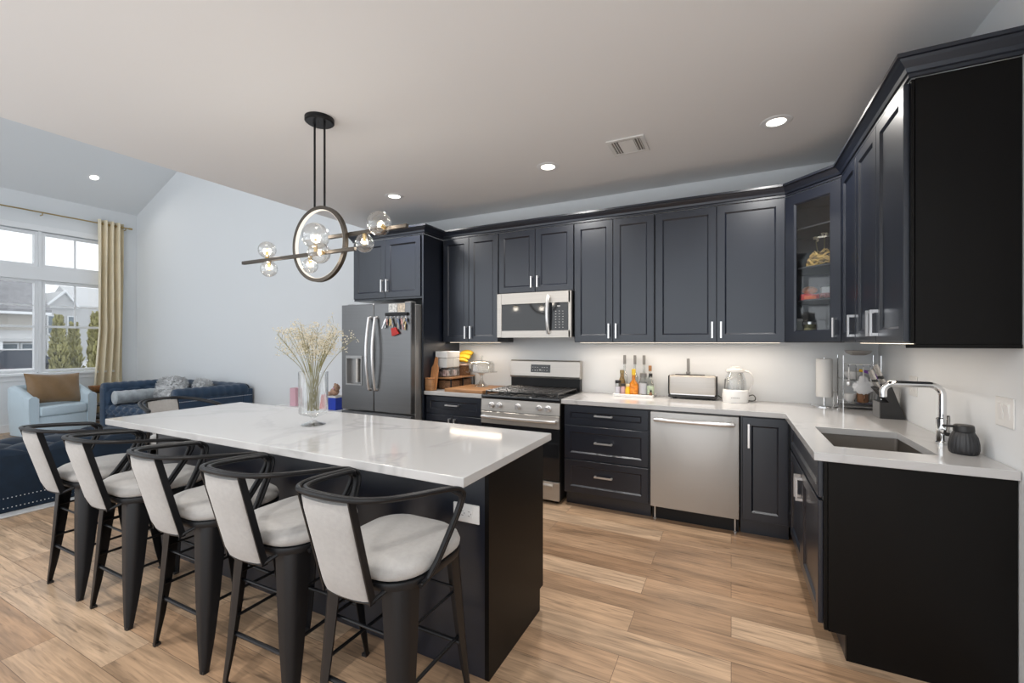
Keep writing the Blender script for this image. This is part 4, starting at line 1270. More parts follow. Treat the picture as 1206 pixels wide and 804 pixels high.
# far chesterfield sofa
c = thing('tufted_sofa', 'dark blue velvet tufted sofa against the far white wall', 'sofa', (-7.55, 3.7, 0.0))
ax0, ax1, ay0, ay1, az = -8.62, -6.49, 3.16, 4.19, 0.775
B_ = M['bluelight']
cloth_box(MB(), ax0 + 0.02, ax1 - 0.02, ay0 + 0.03, ay1, 0.06, 0.30).build('base', B_, c)
for (x0, x1, y0, y1, nm) in ((ax0, ax0 + 0.15, ay0, ay1 - 0.15, 'arm'), (ax1 - 0.15, ax1, ay0, ay1 - 0.15, 'arm'), (ax0, ax1, ay1 - 0.15, ay1, 'back')):
    cloth_box(MB(), x0, x1, y0, y1, 0.07, az - 0.07, 0.015).build(nm, B_, c)
def roll(pts, name):
    n_ = 60
    path = [V(pts[0]).lerp(V(pts[1]), i / n_) for i in range(n_ + 1)]
    rr_ = [0.088 + 0.008 * abs(math.sin(PI * i / n_ * 9)) for i in range(n_ + 1)]
    return MB().tube(path, rr_, 14).build(name, B_, c, smooth=80)
roll(((ax0 + 0.078, ay0 + 0.01, az - 0.085), (ax0 + 0.078, ay1 - 0.08, az - 0.085)), 'arm_roll')
roll(((ax1 - 0.078, ay0 + 0.01, az - 0.085), (ax1 - 0.078, ay1 - 0.08, az - 0.085)), 'arm_roll')
roll(((ax0 + 0.09, ay1 - 0.085, az - 0.085), (ax1 - 0.09, ay1 - 0.085, az - 0.085)), 'back_roll')
def tuft_sheet(name, f0, du, dv, nrm, su, sv, lu, lv_, depth, nu, nv):
    def f(u, v):
        ed = min(1, min(u, 1 - u) * lu / 0.04, min(v, 1 - v) * lv_ / 0.04)
        return f0 + du * (u * lu) + dv * (v * lv_) + nrm * (ed * (0.012 + depth * tuft(u * lu / su, v * lv_ / sv)))
    return MB().grid(f, nu, nv).build(name, B_, c, smooth=180)
tuft_sheet('tufted_back', V((ax0 + 0.15, ay1 - 0.151, 0.40)), V((1, 0, 0)), V((0, 0.0, 1)), V((0, -1, 0)), 0.22, 0.26, ax1 - ax0 - 0.30, 0.31, 0.05, 90, 20)
tuft_sheet('tufted_arm', V((ax0 + 0.151, ay0 + 0.02, 0.40)), V((0, 1, 0)), V((0, 0, 1)), V((1, 0, 0)), 0.22, 0.26, 0.86, 0.31, 0.04, 40, 20)
tuft_sheet('tufted_arm', V((ax1 - 0.151, ay0 + 0.02, 0.40)), V((0, 1, 0)), V((0, 0, 1)), V((-1, 0, 0)), 0.22, 0.26, 0.86, 0.31, 0.04, 40, 20)
cloth_box(MB(), ax0 + 0.155, ax1 - 0.155, ay0 + 0.035, ay1 - 0.155, 0.301, 0.41, 0.03).build('seat', B_, c)
def seat_f(u, v):
    x = ax0 + 0.155 + (ax1 - ax0 - 0.31) * u
    a = v * 1.35
    if a < 0.35:
        y, z, ny, nz = ay0 + 0.034, 0.31 + a * 0.3, -1, 0
    else:
        q = (a - 0.35)
        y, z, ny, nz = ay0 + 0.034 + q * 0.80, 0.413, 0, 1
    d_ = 0.004 + 0.045 * tuft(x / 0.20, a * 0.8 / 0.26)
    return V((x, y + ny * d_ * 0.6, z + nz * d_))
MB().grid(seat_f, 100, 50).build('tufted_seat', B_, c, smooth=180)
nail_row(0, 'nailhead_trim', c, [((ax1 + 0.001, ay0 + 0.02 + i * 0.02, az - 0.165), 0) for i in range(50)], 0.006)
for x in (ax0 + 0.08, ax1 - 0.08):
    for y in (ay0 + 0.08, ay1 - 0.08):
        MB().lathe([(0.0, 0), (0.018, 0), (0.028, 0.075), (0.0, 0.075)], (x, y, 0.0), 12).build('leg', M['blackplastic'], c)
# cushions on the sofa
c = thing('bolster_cushion', 'long silver velvet bolster along the left arm of the blue sofa', 'cushion', (-8.28, 3.55, 0.56))
bl = MB()
path = [V((-8.30, 3.22 + 0.70 * i / 20, 0.565)) for i in range(21)]
bl.tube([path[0] + V((0, -0.018, 0))] + path + [path[-1] + V((0, 0.018, 0))], [0.06] + [0.098 + 0.003 * math.sin(i * 2.1) for i in range(21)] + [0.06], 22)
bl.build('cushion_body', M['bolster'], c, smooth=70)
for y in (3.222, 3.918):
    MB().tube([(-8.30 + 0.099 * math.cos(a), y, 0.565 + 0.099 * math.sin(a)) for a in [2 * PI * k_ / 24 for k_ in range(24)]], 0.005, 6, closed=True).build('piping', M['bolster'], c)


def fur_cushion(label, loc, sx, sy, sz, rot, seed, n=1100):
    rnd = random.Random(seed)
    t = thing('fur_cushion', label, 'cushion', loc, 'grey fur cushions on the blue sofa')
    R = Matrix.Rotation(rot[2], 4, 'Z') @ Matrix.Rotation(rot[0], 4, 'X') @ Matrix.Rotation(rot[1], 4, 'Y')
    f = MB()
    def surf(a, b):
        ca, sa, cb, sb_ = math.cos(a), math.sin(a), math.cos(b), math.sin(b)
        e = lambda q, p: math.copysign(abs(q) ** p, q)
        return V((sx * e(ca, 0.6) * e(cb, 0.8), sy * e(sb_, 1.0) * 0.9, sz * e(sa, 0.6) * e(cb, 0.8)))
    f.grid(lambda u, v: R @ surf(2 * PI * u, PI * (v - 0.5)), 28, 14)
    bmesh.ops.remove_doubles(f.bm, verts=f.bm.verts, dist=1e-4)
    for i in range(n):
        a, b = rnd.uniform(0, 2 * PI), math.asin(rnd.uniform(-1, 1))
        p = surf(a, b)
        d_ = V((p.x / sx ** 2, p.y / sy ** 2, p.z / sz ** 2)).normalized()
        d_ = (d_ + V((rnd.uniform(-.6, .6), rnd.uniform(-.6, .6), rnd.uniform(-.9, .3)))).normalized()
        s_ = d_.orthogonal().normalized() * 0.012
        q = R @ p
        f.bm.faces.new([f.bm.verts.new(q - (R @ s_)), f.bm.verts.new(q + (R @ s_)), f.bm.verts.new(q + (R @ d_) * rnd.uniform(0.022, 0.045))])
    bmesh.ops.translate(f.bm, vec=loc, verts=f.bm.verts)
    f.build('cushion_body', M['fur'], t, smooth=50, weld=False)


fur_cushion('big shaggy grey fur cushion in the far corner of the blue sofa', (-7.95, 3.80, 0.665), 0.225, 0.075, 0.185, (-0.35, 0, 0.5), 1)
fur_cushion('grey fur cushion leaning on the sofa back by the right arm', (-7.28, 3.88, 0.68), 0.20, 0.07, 0.15, (-0.3, 0.1, 0.0), 2, 900)
fur_cushion('long shaggy grey fur cushion lying on the seat near the right arm', (-7.25, 3.50, 0.57), 0.24, 0.11, 0.09, (0.1, 0.1, 0.1), 3, 900)

# pale armchair by the window
c = thing('barrel_armchair', 'pale blue linen barrel armchair with nailhead trim by the window', 'armchair', (-9.02, 2.90, 0.014))
def bar_outline(off, n=40):
    """plan of the shell: open at the front (+x), rounded at the back; returns centre line"""
    hw_, dp, r = 0.40 - off, 0.76 - off, 0.30 - off
    pts = [(0.0, -hw_), (-dp + r + 0.02, -hw_)]
    pts = [(0.0 - (dp - r) * i / 10, -hw_) for i in range(11)]
    pts += [(-(dp - r) - r * math.sin(a), -hw_ + r - r * math.cos(a)) for a in [PI / 2 * i / 10 for i in range(1, 11)]]
    pts += [(-dp, -hw_ + r + (2 * hw_ - 2 * r) * i / 4) for i in range(1, 5)]
    pts += [(-dp + r - r * math.cos(a), hw_ - r + r * math.sin(a)) for a in [PI / 2 * i / 10 for i in range(1, 11)]]
    pts += [(-(dp - r) + (dp - r) * i / 10, hw_) for i in range(1, 11)]
    return pts
outl, inl = bar_outline(0.0), bar_outline(0.115)
sh = MB()
loops = []
N_ = len(outl)
for i in range(N_):
    t_ = i / (N_ - 1)
    m_ = min(t_, 1 - t_) * 2
    top = 0.585 + 0.135 * min(1, max(0, (m_ - 0.10) / 0.30)) ** 0.7
    (xo, yo), (xi, yi) = outl[i], inl[i]
    xi = xi if 0 < i < N_ - 1 else xo
    cx_, cy_ = (xo + xi) / 2, (yo + yi) / 2
    loops.append([V((xo * 0.97, yo * 0.95, 0.02)), V((xo, yo, 0.40)), V((xo, yo, top - 0.02)), V((xo * 0.7 + xi * 0.3, yo * 0.7 + yi * 0.3, top + 0.012)), V((xi * 0.7 + xo * 0.3, yi * 0.7 + yo * 0.3, top + 0.012)), V((xi, yi, top - 0.03)), V((xi, yi, 0.05)), V((xi, yi, 0.02))])
sh.loft(loops)
sh.build('shell', M['pale'], c, smooth=50).location = (0, 0, 0)
fr_ = MB()
fr_.box(-0.60, -0.012, -0.287, 0.287, 0.02, 0.295, 0.012, 2)
fr_.build('seat_base', M['pale'], c)
MB().box(-0.62, 0.012, -0.284, 0.284, 0.297, 0.445, 0.035, 4).build('seat_cushion', M['pale'], c, smooth=60)
n_ = MB()
for sy in (-1, 1):
    for yy in (0.395, 0.292):
        for i in range(22):
            z = 0.04 + i * 0.025
            bmesh.ops.create_icosphere(n_.bm, subdivisions=1, radius=0.005, matrix=Matrix.Translation((0.002, sy * (yy - (0.018 * (1 - z / 0.4) if yy > 0.3 and z < 0.4 else 0)), z)))
n_.build('nailhead_trim', M['nickel'], c, smooth=180)
MB().lathe([(0.0, 0.0), (0.24, 0.0), (0.24, 0.02), (0.0, 0.02)], (-0.36, 0, 0), 28).build('swivel_base', M['blackplastic'], c)
for ch in c.children:
    ch.data.transform(Matrix.Translation(c.location))
c.rotation_euler = (0, 0, math.radians(8))
# caramel cushion
c = thing('caramel_cushion', 'caramel satin cushion propped in the pale blue armchair', 'cushion', (-9.26, 2.86, 0.70))
def pil(u, v, s):
    a, b = 2 * u - 1, 2 * v - 1
    bulge = (1 - a ** 4) ** 0.6 * (1 - b ** 4) ** 0.6
    pinch = 1 - 0.10 * (1 - abs(a) ** 2) * abs(b) - 0.0
    return V((s * (0.004 + 0.085 * bulge * (1 + 0.10 * math.sin(7 * a + 3 * b))), a * 0.335 * (1 - 0.06 * (1 - b * b)), b * 0.235 * (1 - 0.10 * (1 - a * a))))
pb = MB()
pb.grid(lambda u, v: pil(u, v, 1), 24, 18).grid(lambda u, v: pil(u, v, -1), 24, 18)
pb.xform(Matrix.Rotation(math.radians(12), 4, 'Z') @ Matrix.Rotation(math.radians(-14), 4, 'Y') @ Matrix.Rotation(math.radians(-3), 4, 'X'))
pb.xform(Matrix.Translation(c.location))
pb.build('cushion_body', M['brown'], c, smooth=80)

# black wire shelf between armchair and sofa
c = thing('side_shelf', 'small black metal shelf rack between the armchair and the blue sofa', 'shelf', (-9.58, 3.50, 0))
for x in (-9.70, -9.46):
    for y in (3.38, 3.60):
        MB().tube([(x, y, 0), (x, y, 0.56)], 0.009, 8).build('leg', M['black'], c)
for z in (0.12, 0.33, 0.55):
    MB().box(-9.715, -9.445, 3.365, 3.615, z, z + 0.014, 0.003).build('shelf', M['black'], c)
tag(MB().box(-9.69, -9.47, 3.39, 3.59, 0.3442, 0.376, 0.004).build('magazine_stack', mat('magazine_cover', (0.45, 0.42, 0.40), 0.4, noise=(25, 0.5))), 'magazines lying on the middle shelf of the black rack', 'magazines')
tag(MB().box(-9.68, -9.48, 3.40, 3.58, 0.1342, 0.20, 0.006).build('storage_box', M['greyplastic']), 'dark box on the lowest shelf of the black rack', 'box')
c = thing('amber_bowl', 'amber wooden bowl on top of the black rack by the curtain', 'bowl', (-9.58, 3.49, 0.5642))
MB().lathe([(0.0, 0.0), (0.05, 0.0), (0.10, 0.05), (0.12, 0.10), (0.112, 0.10), (0.092, 0.052), (0.045, 0.012), (0.0, 0.010)], (-9.58, 3.49, 0.5642), 24).build('bowl_body', M['woodlight'], c)

# curtain and rod
c = thing('curtain_rod', 'thin brass curtain rod above the living room window', 'curtain rod', (-9.93, 3.0, 3.49))
MB().tube([(-9.93, 0.3, 3.490), (-9.93, 4.06, 3.490)], 0.011, 10).build('rod', M['gold'], c)
MB().lathe([(0.0, 0.0), (0.018, 0.0), (0.018, 0.05), (0.0, 0.05)], (-9.93, 4.061, 3.490), 14, 'y').build('finial', M['gold'], c)
for y in (2.93, 4.015):
    MB().tube([(LX + 0.001, y, 3.45), (-9.93, y, 3.45), (-9.93, y, 3.478)], 0.007, 8).build('bracket', M['gold'], c)
c = thing('curtain', 'beige grommet curtain hanging beside the living room window', 'curtain', (-9.93, 3.8, 0.0))
def cur(u, v):
    z = 3.555 - v * 3.50
    flare = 0.12 * max(0, v - 0.55) / 0.45
    y0, y1 = 3.615 - flare, 3.985 - 0.03 * v
    y = y0 + (y1 - y0) * u
    amp = 0.050 + 0.018 * math.sin(3 * v)
    ph = 2 * PI * 4.0 * u + 0.5 * math.sin(2.2 * v + u * 3)
    return V((-9.925 + amp * math.sin(ph) + 0.01 * math.sin(9 * v + 5 * u), y + 0.012 * math.cos(ph) * v, z))
cu = MB()
NU, NV = 90, 40
lp = []
for j in range(NV + 1):
    f_ = [cur(i / NU, j / NV) for i in range(NU + 1)]
    lp.append(f_ + [p + V((0.006, 0, 0)) for p in reversed(f_)])
cu.loft(lp)
cu.build('drape', M['beige'], c, smooth=70)
gr_ = MB()
for i in range(8):
    u = (i + 0.5) / 8
    y = 3.615 + 0.37 * u
    gr_.tube([(-9.93 + 0.021 * math.cos(a), y, 3.490 + 0.021 * math.sin(a)) for a in [2 * PI * k_ / 14 for k_ in range(14)]], 0.005, 6, closed=True)
gr_.build('grommets', M['gold'], c)

# low white table with bags and boxes left of the fridge
c = thing('toy_table', 'low white side table by the wall left of the refrigerator', 'table', (-4.75, 3.95, 0))
MB().box(-5.45, -4.20, 3.72, 4.18, 0.535, 0.560, 0.004).build('tabletop', M['whiteplastic'], c)
for x in (-5.41, -4.24):
    for y in (3.76, 4.14):
        MB().box(x - 0.02, x + 0.02, y - 0.02, y + 0.02, 0, 0.5345).build('leg', M['whiteplastic'], c, smooth=0)
TZ = 0.5605
tag(MB().box(-5.24, -5.13, 3.88, 3.99, TZ, TZ + 0.235, 0.003).build('pink_box', M['pink']), 'tall pale pink box on the low white table, left of the vase', 'box')
c = thing('gift_bag', 'red paper gift bag on the low table beside the blue carton', 'bag', (-4.60, 3.93, TZ))
MB().prism([(-4.675, 3.88, TZ), (-4.545, 3.88, TZ), (-4.555, 3.90, TZ + 0.175), (-4.665, 3.90, TZ + 0.175)], (0, 0.075, 0)).build('bag_body', M['red'], c, smooth=0)
MB().tube([(-4.64, 3.935, TZ + 0.175), (-4.632, 3.935, TZ + 0.22), (-4.588, 3.935, TZ + 0.22), (-4.58, 3.935, TZ + 0.175)], 0.004, 6).build('handle', M['red'], c)
c = thing('blue_carton', 'royal blue carton with white lid left of the refrigerator', 'box', (-4.43, 3.93, TZ))
MB().box(-4.515, -4.375, 3.87, 3.99, TZ, TZ + 0.150, 0.003).build('carton_body', M['royal'], c)
MB().box(-4.518, -4.372, 3.867, 3.993, TZ + 0.1502, TZ + 0.172, 0.003).build('lid', M['paper'], c)
c = thing('plush_toy', 'brown and pink plush toy lying on the blue carton', 'toy', (-4.45, 3.93, TZ + 0.2))
pl_ = MB()
pl_.sphere((-4.46, 3.93, TZ + 0.222), 0.05, 16, 10, (1.2, 1, 1)).sphere((-4.41, 3.915, TZ + 0.275), 0.042, 16, 10).sphere((-4.385, 3.90, TZ + 0.312), 0.016, 10, 8).sphere((-4.44, 3.92, TZ + 0.314), 0.016, 10, 8)
pl_.sphere((-4.50, 3.89, TZ + 0.200), 0.026, 12, 8, (1.3, 1, 1))
pl_.build('plush_body', mat('tan_plush', (0.42, 0.27, 0.19), 0.9, noise=(30, 0.3)), c)
MB().sphere((-4.415, 3.878, TZ + 0.268), 0.016, 12, 8).build('muzzle', M['pink'], c)

# ------------------------------------------------------------------ vase of dried flowers on the island
vx, vy = -2.236, 1.813
c = thing('glass_vase', 'tall footed clear glass vase holding dried flowers on the island', 'vase', (vx, vy, CT))
MB().lathe([(0.0, 0.0), (0.068, 0.0), (0.070, 0.004), (0.045, 0.012), (0.018, 0.022), (0.014, 0.038), (0.024, 0.052), (0.070, 0.062), (0.082, 0.075), (0.083, 0.315), (0.085, 0.318), (0.079, 0.318), (0.0775, 0.082), (0.0, 0.070)], (vx, vy, CT), 40).build('vase_body', M['glass'], c, smooth=50)
rnd = random.Random(42)
st, fl = MB(), MB()
flc = []
for i in range(30):
    a0 = rnd.uniform(0, 2 * PI)
    a1 = rnd.uniform(0, 2 * PI)
    spread = rnd.uniform(0.04, 0.275)
    hgt = rnd.uniform(0.44, 0.60) - 0.25 * max(0, spread - 0.2)
    # the bunch fans mostly along the island
    ex, ey = vx + spread * 1.05 * math.cos(a1), vy + spread * 0.75 * math.sin(a1)
    b0 = V((vx + 0.03 * math.cos(a0), vy + 0.03 * math.sin(a0), CT + 0.086))
    b1 = V((vx + (ex - vx) * 0.22, vy + (ey - vy) * 0.22, CT + 0.30))
    b2 = V((ex, ey, CT + hgt))
    path = smoothpath([b0, b1, b1.lerp(b2, 0.5) + V((0, 0, 0.02)), b2], 3)
    st.tube(path, [0.0022 - 0.0012 * k_ / len(path) for k_ in range(len(path))], 5)
    for j in range(11):
        t_ = rnd.uniform(0.35, 1.0)
        p = b1.lerp(b2, t_) + V((0, 0, 0.015))
        q = p + V((rnd.uniform(-1, 1), rnd.uniform(-1, 1), rnd.uniform(0.0, 1.0))).normalized() * rnd.uniform(0.03, 0.075)
        st.tube([p, p.lerp(q, 0.6) + V((0, 0, 0.006)), q], 0.0007, 3)
        for m_ in range(5):
            flc.append(q + V((rnd.uniform(-1, 1), rnd.uniform(-1, 1), rnd.uniform(-1, 1))) * 0.016)
for q in flc:
    bmesh.ops.create_icosphere(fl.bm, subdivisions=1, radius=rnd.uniform(0.0022, 0.0045), matrix=Matrix.Translation(q))
c = thing('dried_bouquet', 'bunch of dried cream baby breath standing in the glass vase', 'flowers', (vx, vy, CT + 0.086))
st.build('stems', M['stem'], c, smooth=0, weld=False)
o = fl.build('blossoms', M['flower'], c, smooth=0, weld=False)
o['kind'] = 'stuff'

# ------------------------------------------------------------------ left counter, by the fridge
tag(MB().box(-2.545, -2.108, 3.585, 4.09, CT + 0.0005, CT + 0.032, 0.006, 2).build('butcher_block', M['wood']), 'thick wooden chopping block on the counter left of the range', 'cutting board')
c = thing('wood_riser', 'low wooden riser shelf on black legs along the fridge panel, holding the plastic organizer', 'shelf', (-2.67, 3.96, CT))
rz = CT + 0.110
MB().box(-2.774, -2.565, 3.735, 4.20, rz, rz + 0.016, 0.003).build('top_board', M['wood'], c)
for x in (-2.772, -2.579):
    for y in (3.738, 3.96, 4.186):
        if x > -2.6 and y == 3.738:
            y = 3.738
        MB().box(x, x + 0.012, y, y + 0.012, CT + 0.0005, rz - 0.0005).build('leg', M['black'], c, smooth=0)
RT = rz + 0.0165
for i, (y0, y1) in enumerate(((3.765, 3.935), (3.99, 4.165))):
    tag(MB().box(-2.750, -2.590, y0, y1, CT + 0.0005, CT + 0.092, 0.008, 2).build('wicker_basket', M['basket']), ('brown basket under the front end of the riser, next to the leaning boards', 'brown basket under the back end of the riser, nearest the wall')[i], 'basket')
c = thing('plastic_organizer', 'clear plastic drawer organizer with white lid tops on the wooden riser', 'organizer', (-2.69, 3.85, RT))
oz = RT
frost = mat('frosted_plastic', (0.55, 0.56, 0.56), 0.35)
for i in range(2):
    y0 = 3.742 + i * 0.122
    for j in range(2):
        z0 = oz + j * 0.100
        MB().box(-2.768, -2.625, y0, y0 + 0.120, z0, z0 + 0.098, 0.004).build('drawer', M['glass'] if j == 0 else frost, c)
MB().box(-2.770, -2.623, 3.740, 3.986, oz + 0.200, oz + 0.268, 0.005).build('lid', mat('frosted_lid', (0.66, 0.67, 0.67), 0.4), c)
it = MB()
for i, (x, y, z) in enumerate(((-2.73, 3.80, 0.03), (-2.67, 3.79, 0.045), (-2.72, 3.90, 0.035), (-2.66, 3.92, 0.04))):
    it.box(x - 0.020, x + 0.020, y - 0.03, y + 0.03, oz + 0.006, oz + z + 0.03, 0.006)
it.build('contents', mat('sachets', (0.45, 0.34, 0.33), 0.5, noise=(40, 0.6)), c)
# boards standing by the panel, leaning back on the riser
def lean_board(name, label, y, x0, x1, h, m_, lean):
    t = thing(name, label, 'cutting board', ((x0 + x1) / 2, y, CT))
    xm = (x0 + x1) / 2
    hw_ = (x1 - x0) / 2
    ol = [(-hw_, 0.0), (hw_, 0.0), (hw_, h * 0.66), (hw_ * 0.5, h * 0.78), (hw_ * 0.36, h * 0.96), (0, h), (-hw_ * 0.36, h * 0.96), (-hw_ * 0.5, h * 0.78), (-hw_, h * 0.66)]
    mb = MB().prism([(a, 0, b) for a, b in ol], (0, 0.014, 0))
    mb.xform(Matrix.Translation((xm, y, CT + 0.0035)) @ Matrix.Rotation(-lean, 4, 'X'))
    mb.build('board', m_, t, smooth=0)
lean_board('paddle_board', 'tall orange wooden paddle board leaning back on the riser by the fridge panel', 3.640, -2.775, -2.690, 0.345, M['woodlight'], 0.20)
c = thing('small_wood_box', 'small brown wooden box at the counter edge in front of the paddle board', 'box', (-2.735, 3.605, CT))
MB().box(-2.776, -2.695, 3.578, 3.632, CT + 0.0005, CT + 0.118, 0.006, 2).build('box_body', M['wood'], c)
MB().box(-2.777, -2.694, 3.577, 3.633, CT + 0.1182, CT + 0.130, 0.004).build('lid', M['woodlight'], c)
# glass cake stand with dome
kx, ky, kz = -2.315, 3.925, CT + 0.0325
c = thing('cake_stand', 'clear glass cake stand with domed lid on the chopping block', 'cake stand', (kx, ky, kz))
MB().lathe([(0.0, 0.0), (0.072, 0.0), (0.074, 0.006), (0.030, 0.040), (0.014, 0.075), (0.016, 0.115), (0.050, 0.140), (0.155, 0.146), (0.165, 0.150), (0.165, 0.156), (0.0, 0.152)], (kx, ky, kz), 40).build('stand', M['glassware'], c, smooth=50)
MB().lathe([(0.132, 0.1565), (0.134, 0.158), (0.134, 0.225), (0.126, 0.246), (0.100, 0.260), (0.050, 0.268), (0.012, 0.272), (0.010, 0.285), (0.020, 0.300), (0.016, 0.316), (0.0, 0.320), ], (kx, ky, kz), 40).build('dome', M['glassware'], c, smooth=50)
# fruit basket with bananas, standing on the riser
fx, fy, fz_ = -2.662, 4.104, RT
c = thing('fruit_basket', 'dark brown wire fruit basket with pale rim on the riser', 'basket', (fx, fy, fz_))
MB().lathe([(0.0, 0.0), (0.080, 0.0), (0.094, 0.06), (0.098, 0.115), (0.092, 0.115), (0.088, 0.06), (0.075, 0.006), (0.0, 0.006)], (fx, fy, fz_), 28).build('basket_body', M['basket'], c)
MB().tube([(fx + 0.103 * math.cos(a), fy + 0.103 * math.sin(a), fz_ + 0.118) for a in [2 * PI * k_ / 28 for k_ in range(28)]], 0.009, 8, closed=True).build('rim', mat('pale_copper', (0.55, 0.42, 0.36), 0.4), c)
bl_ = ['yellow banana lowest at the front of the fruit basket', 'yellow banana second from the bottom in the fruit basket', 'yellow banana in the middle of the bunch', 'yellow banana near the top of the bunch', 'yellow banana topmost in the fruit basket']
for i in range(5):
    c = thing('banana', bl_[i], 'banana', (fx, fy, fz_ + 0.15), 'bananas in the fruit basket')
    pts, rr_ = [], []
    for k_ in range(13):
        t_ = k_ / 12
        a = -1.0 + 2.0 * t_
        R_ = 0.115
        pts.append(V((fx + 0.02 + R_ * math.sin(a) * 0.80 + 0.006 * (i % 2), fy - 0.060 + 0.028 * i, fz_ + 0.155 + 0.022 * i + 0.035 * (math.cos(a) - 0.6) + (0.01 if i % 2 else 0))))
        rr_.append(0.0205 * (0.35 + 0.65 * math.sin(PI * min(1, max(0, 0.10 + 0.8 * t_))) ** 0.6))
    MB().tube(pts, rr_, 8).build('banana_body', M['banana'], c, smooth=60)
    MB().tube([pts[-1], pts[-1] + V((0.012, 0, 0.002))], 0.005, 6).build('stem', M['stem'], c)

# ------------------------------------------------------------------ right of the range: tray with bottles
c = thing('bottle_tray', 'white rectangular tray holding bottles on the back counter', 'tray', (-0.79, 4.06, CT))
tx0, tx1, ty0, ty1 = -0.965, -0.615, 3.985, 4.185
MB().box(tx0, tx1, ty0, ty1, CT + 0.0005, CT + 0.008, 0.003).build('tray_base', M['whiteplastic'], c)
rm = MB()
rm.box(tx0, tx1, ty0, ty0 + 0.007, CT + 0.0081, CT + 0.024, 0.002).box(tx0, tx1, ty1 - 0.007, ty1, CT + 0.0081, CT + 0.024, 0.002)
rm.box(tx0, tx0 + 0.007, ty0 + 0.007, ty1 - 0.007, CT + 0.0081, CT + 0.024, 0.002).box(tx1 - 0.007, tx1, ty0 + 0.007, ty1 - 0.007, CT + 0.0081, CT + 0.024, 0.002)
rm.build('tray_rim', M['whiteplastic'], c)
BT = CT + 0.0085


def bottle(name, label, x, y, r, h, neck, body_m, cap_m, cap_h=0.03, label_m=None, z=BT, cat='bottle', group='bottles on the white tray'):
    """neck = (radius, fraction of the height where the shoulder starts)"""
    t = thing(name, label, cat, (x, y, z), group)
    nr, sh_ = neck
    hb = h - cap_h
    MB().lathe([(0.0, 0.0), (r * 0.94, 0.0), (r, 0.004), (r, hb * sh_), (r * 0.85, hb * (sh_ + 0.06)), (nr * 1.15, hb * (sh_ + 0.20)), (nr, hb * (sh_ + 0.26)), (nr, hb), (0.0, hb)], (x, y, z), 20).build('glass_body', body_m, t, smooth=50)
    MB().lathe([(0.0, hb + 0.0004), (nr * 1.2, hb + 0.0004), (nr * 1.2, h - 0.002), (nr * 1.05, h), (0.0, h)], (x, y, z), 16).build('cap', cap_m, t)
    if label_m:
        MB().lathe([(r + 0.0006, hb * 0.12), (r + 0.0010, hb * 0.12), (r + 0.0010, hb * sh_ * 0.92), (r + 0.0006, hb * sh_ * 0.92)], (x, y, z), 20).build('paper_label', label_m, t)
    return t


clear = glassy('pale_bottle_glass', (0.86, 0.87, 0.86), 0.8, 0.10)
oil = mat('amber_sauce', (0.50, 0.17, 0.01), 0.15)
bottle('oil_bottle', 'tall clear bottle with grey cap at the back of the tray, above the black-lidded jar', -0.895, 4.155, 0.0319, 0.362, (0.011, 0.55), clear, M['greyplastic'], 0.085)
bottle('oil_bottle', 'tall clear bottle with grey cap at the back of the tray, behind the orange sauce', -0.800, 4.155, 0.0319, 0.362, (0.011, 0.55), clear, M['greyplastic'], 0.085)
bottle('oil_bottle', 'tall clear bottle with grey cap at the back of the tray, behind the grey-labelled bottle', -0.718, 4.155, 0.0319, 0.362, (0.011, 0.55), clear, M['greyplastic'], 0.085)
bottle('spice_jar', 'short clear jar with black lid at the front end of the tray', -0.930, 4.030, 0.0236, 0.135, (0.020, 0.80), clear, M['blackplastic'], 0.028, mat('grey_label', (0.5, 0.5, 0.55), 0.6))
bottle('herb_bottle', 'bottle of brown dried herbs behind the short jar', -0.905, 4.090, 0.0307, 0.225, (0.016, 0.62), mat('herb_brown', (0.22, 0.15, 0.06), 0.3, noise=(70, 0.6)), mat('cork_olive', (0.25, 0.2, 0.1), 0.6), 0.03)
bottle('rose_jar', 'small rose-coloured jar beside the mustard jar on the tray', -0.880, 4.030, 0.0248, 0.105, (0.018, 0.75), mat('rose_salt', (0.45, 0.28, 0.28), 0.4), M['blackplastic'], 0.022)
bottle('mustard_jar', 'squat yellow mustard jar left of the orange sauce bottle', -0.838, 4.025, 0.0236, 0.105, (0.017, 0.70), mat('mustard_yellow', (0.72, 0.42, 0.02), 0.35), mat('beige_cap', (0.6, 0.5, 0.3), 0.5), 0.022)
lab = mat('orange_label', (0.72, 0.22, 0.02), 0.5, noise=(35, 0.5))
bottle('sauce_bottle', 'orange-red sauce bottle with yellow cap in the middle of the tray', -0.790, 4.045, 0.0401, 0.240, (0.015, 0.55), oil, mat('yellow_cap', (0.72, 0.50, 0.04), 0.4), 0.055, lab)
bottle('grey_label_bottle', 'clear bottle with a pale grey label right of the orange sauce', -0.708, 4.060, 0.0401, 0.205, (0.026, 0.74), clear, M['greyplastic'], 0.035, mat('silver_label', (0.42, 0.43, 0.46), 0.5))
bottle('green_label_bottle', 'clear bottle with green label and black cap near the toaster end of the tray', -0.642, 4.045, 0.0295, 0.205, (0.013, 0.60), clear, M['blackplastic'], 0.032, mat('green_label', (0.38, 0.45, 0.33), 0.5, noise=(40, 0.3)))
bottle('corked_bottle', 'tall clear bottle with brown wooden stopper behind the green-labelled one', -0.660, 4.130, 0.0319, 0.270, (0.012, 0.6), clear, M['wood'], 0.05)
bottle('sauce_vial', 'tiny dark brown bottle at the tray corner nearest the toaster', -0.634, 4.000, 0.0142, 0.060, (0.008, 0.6), M['basket'], M['blackplastic'], 0.014)

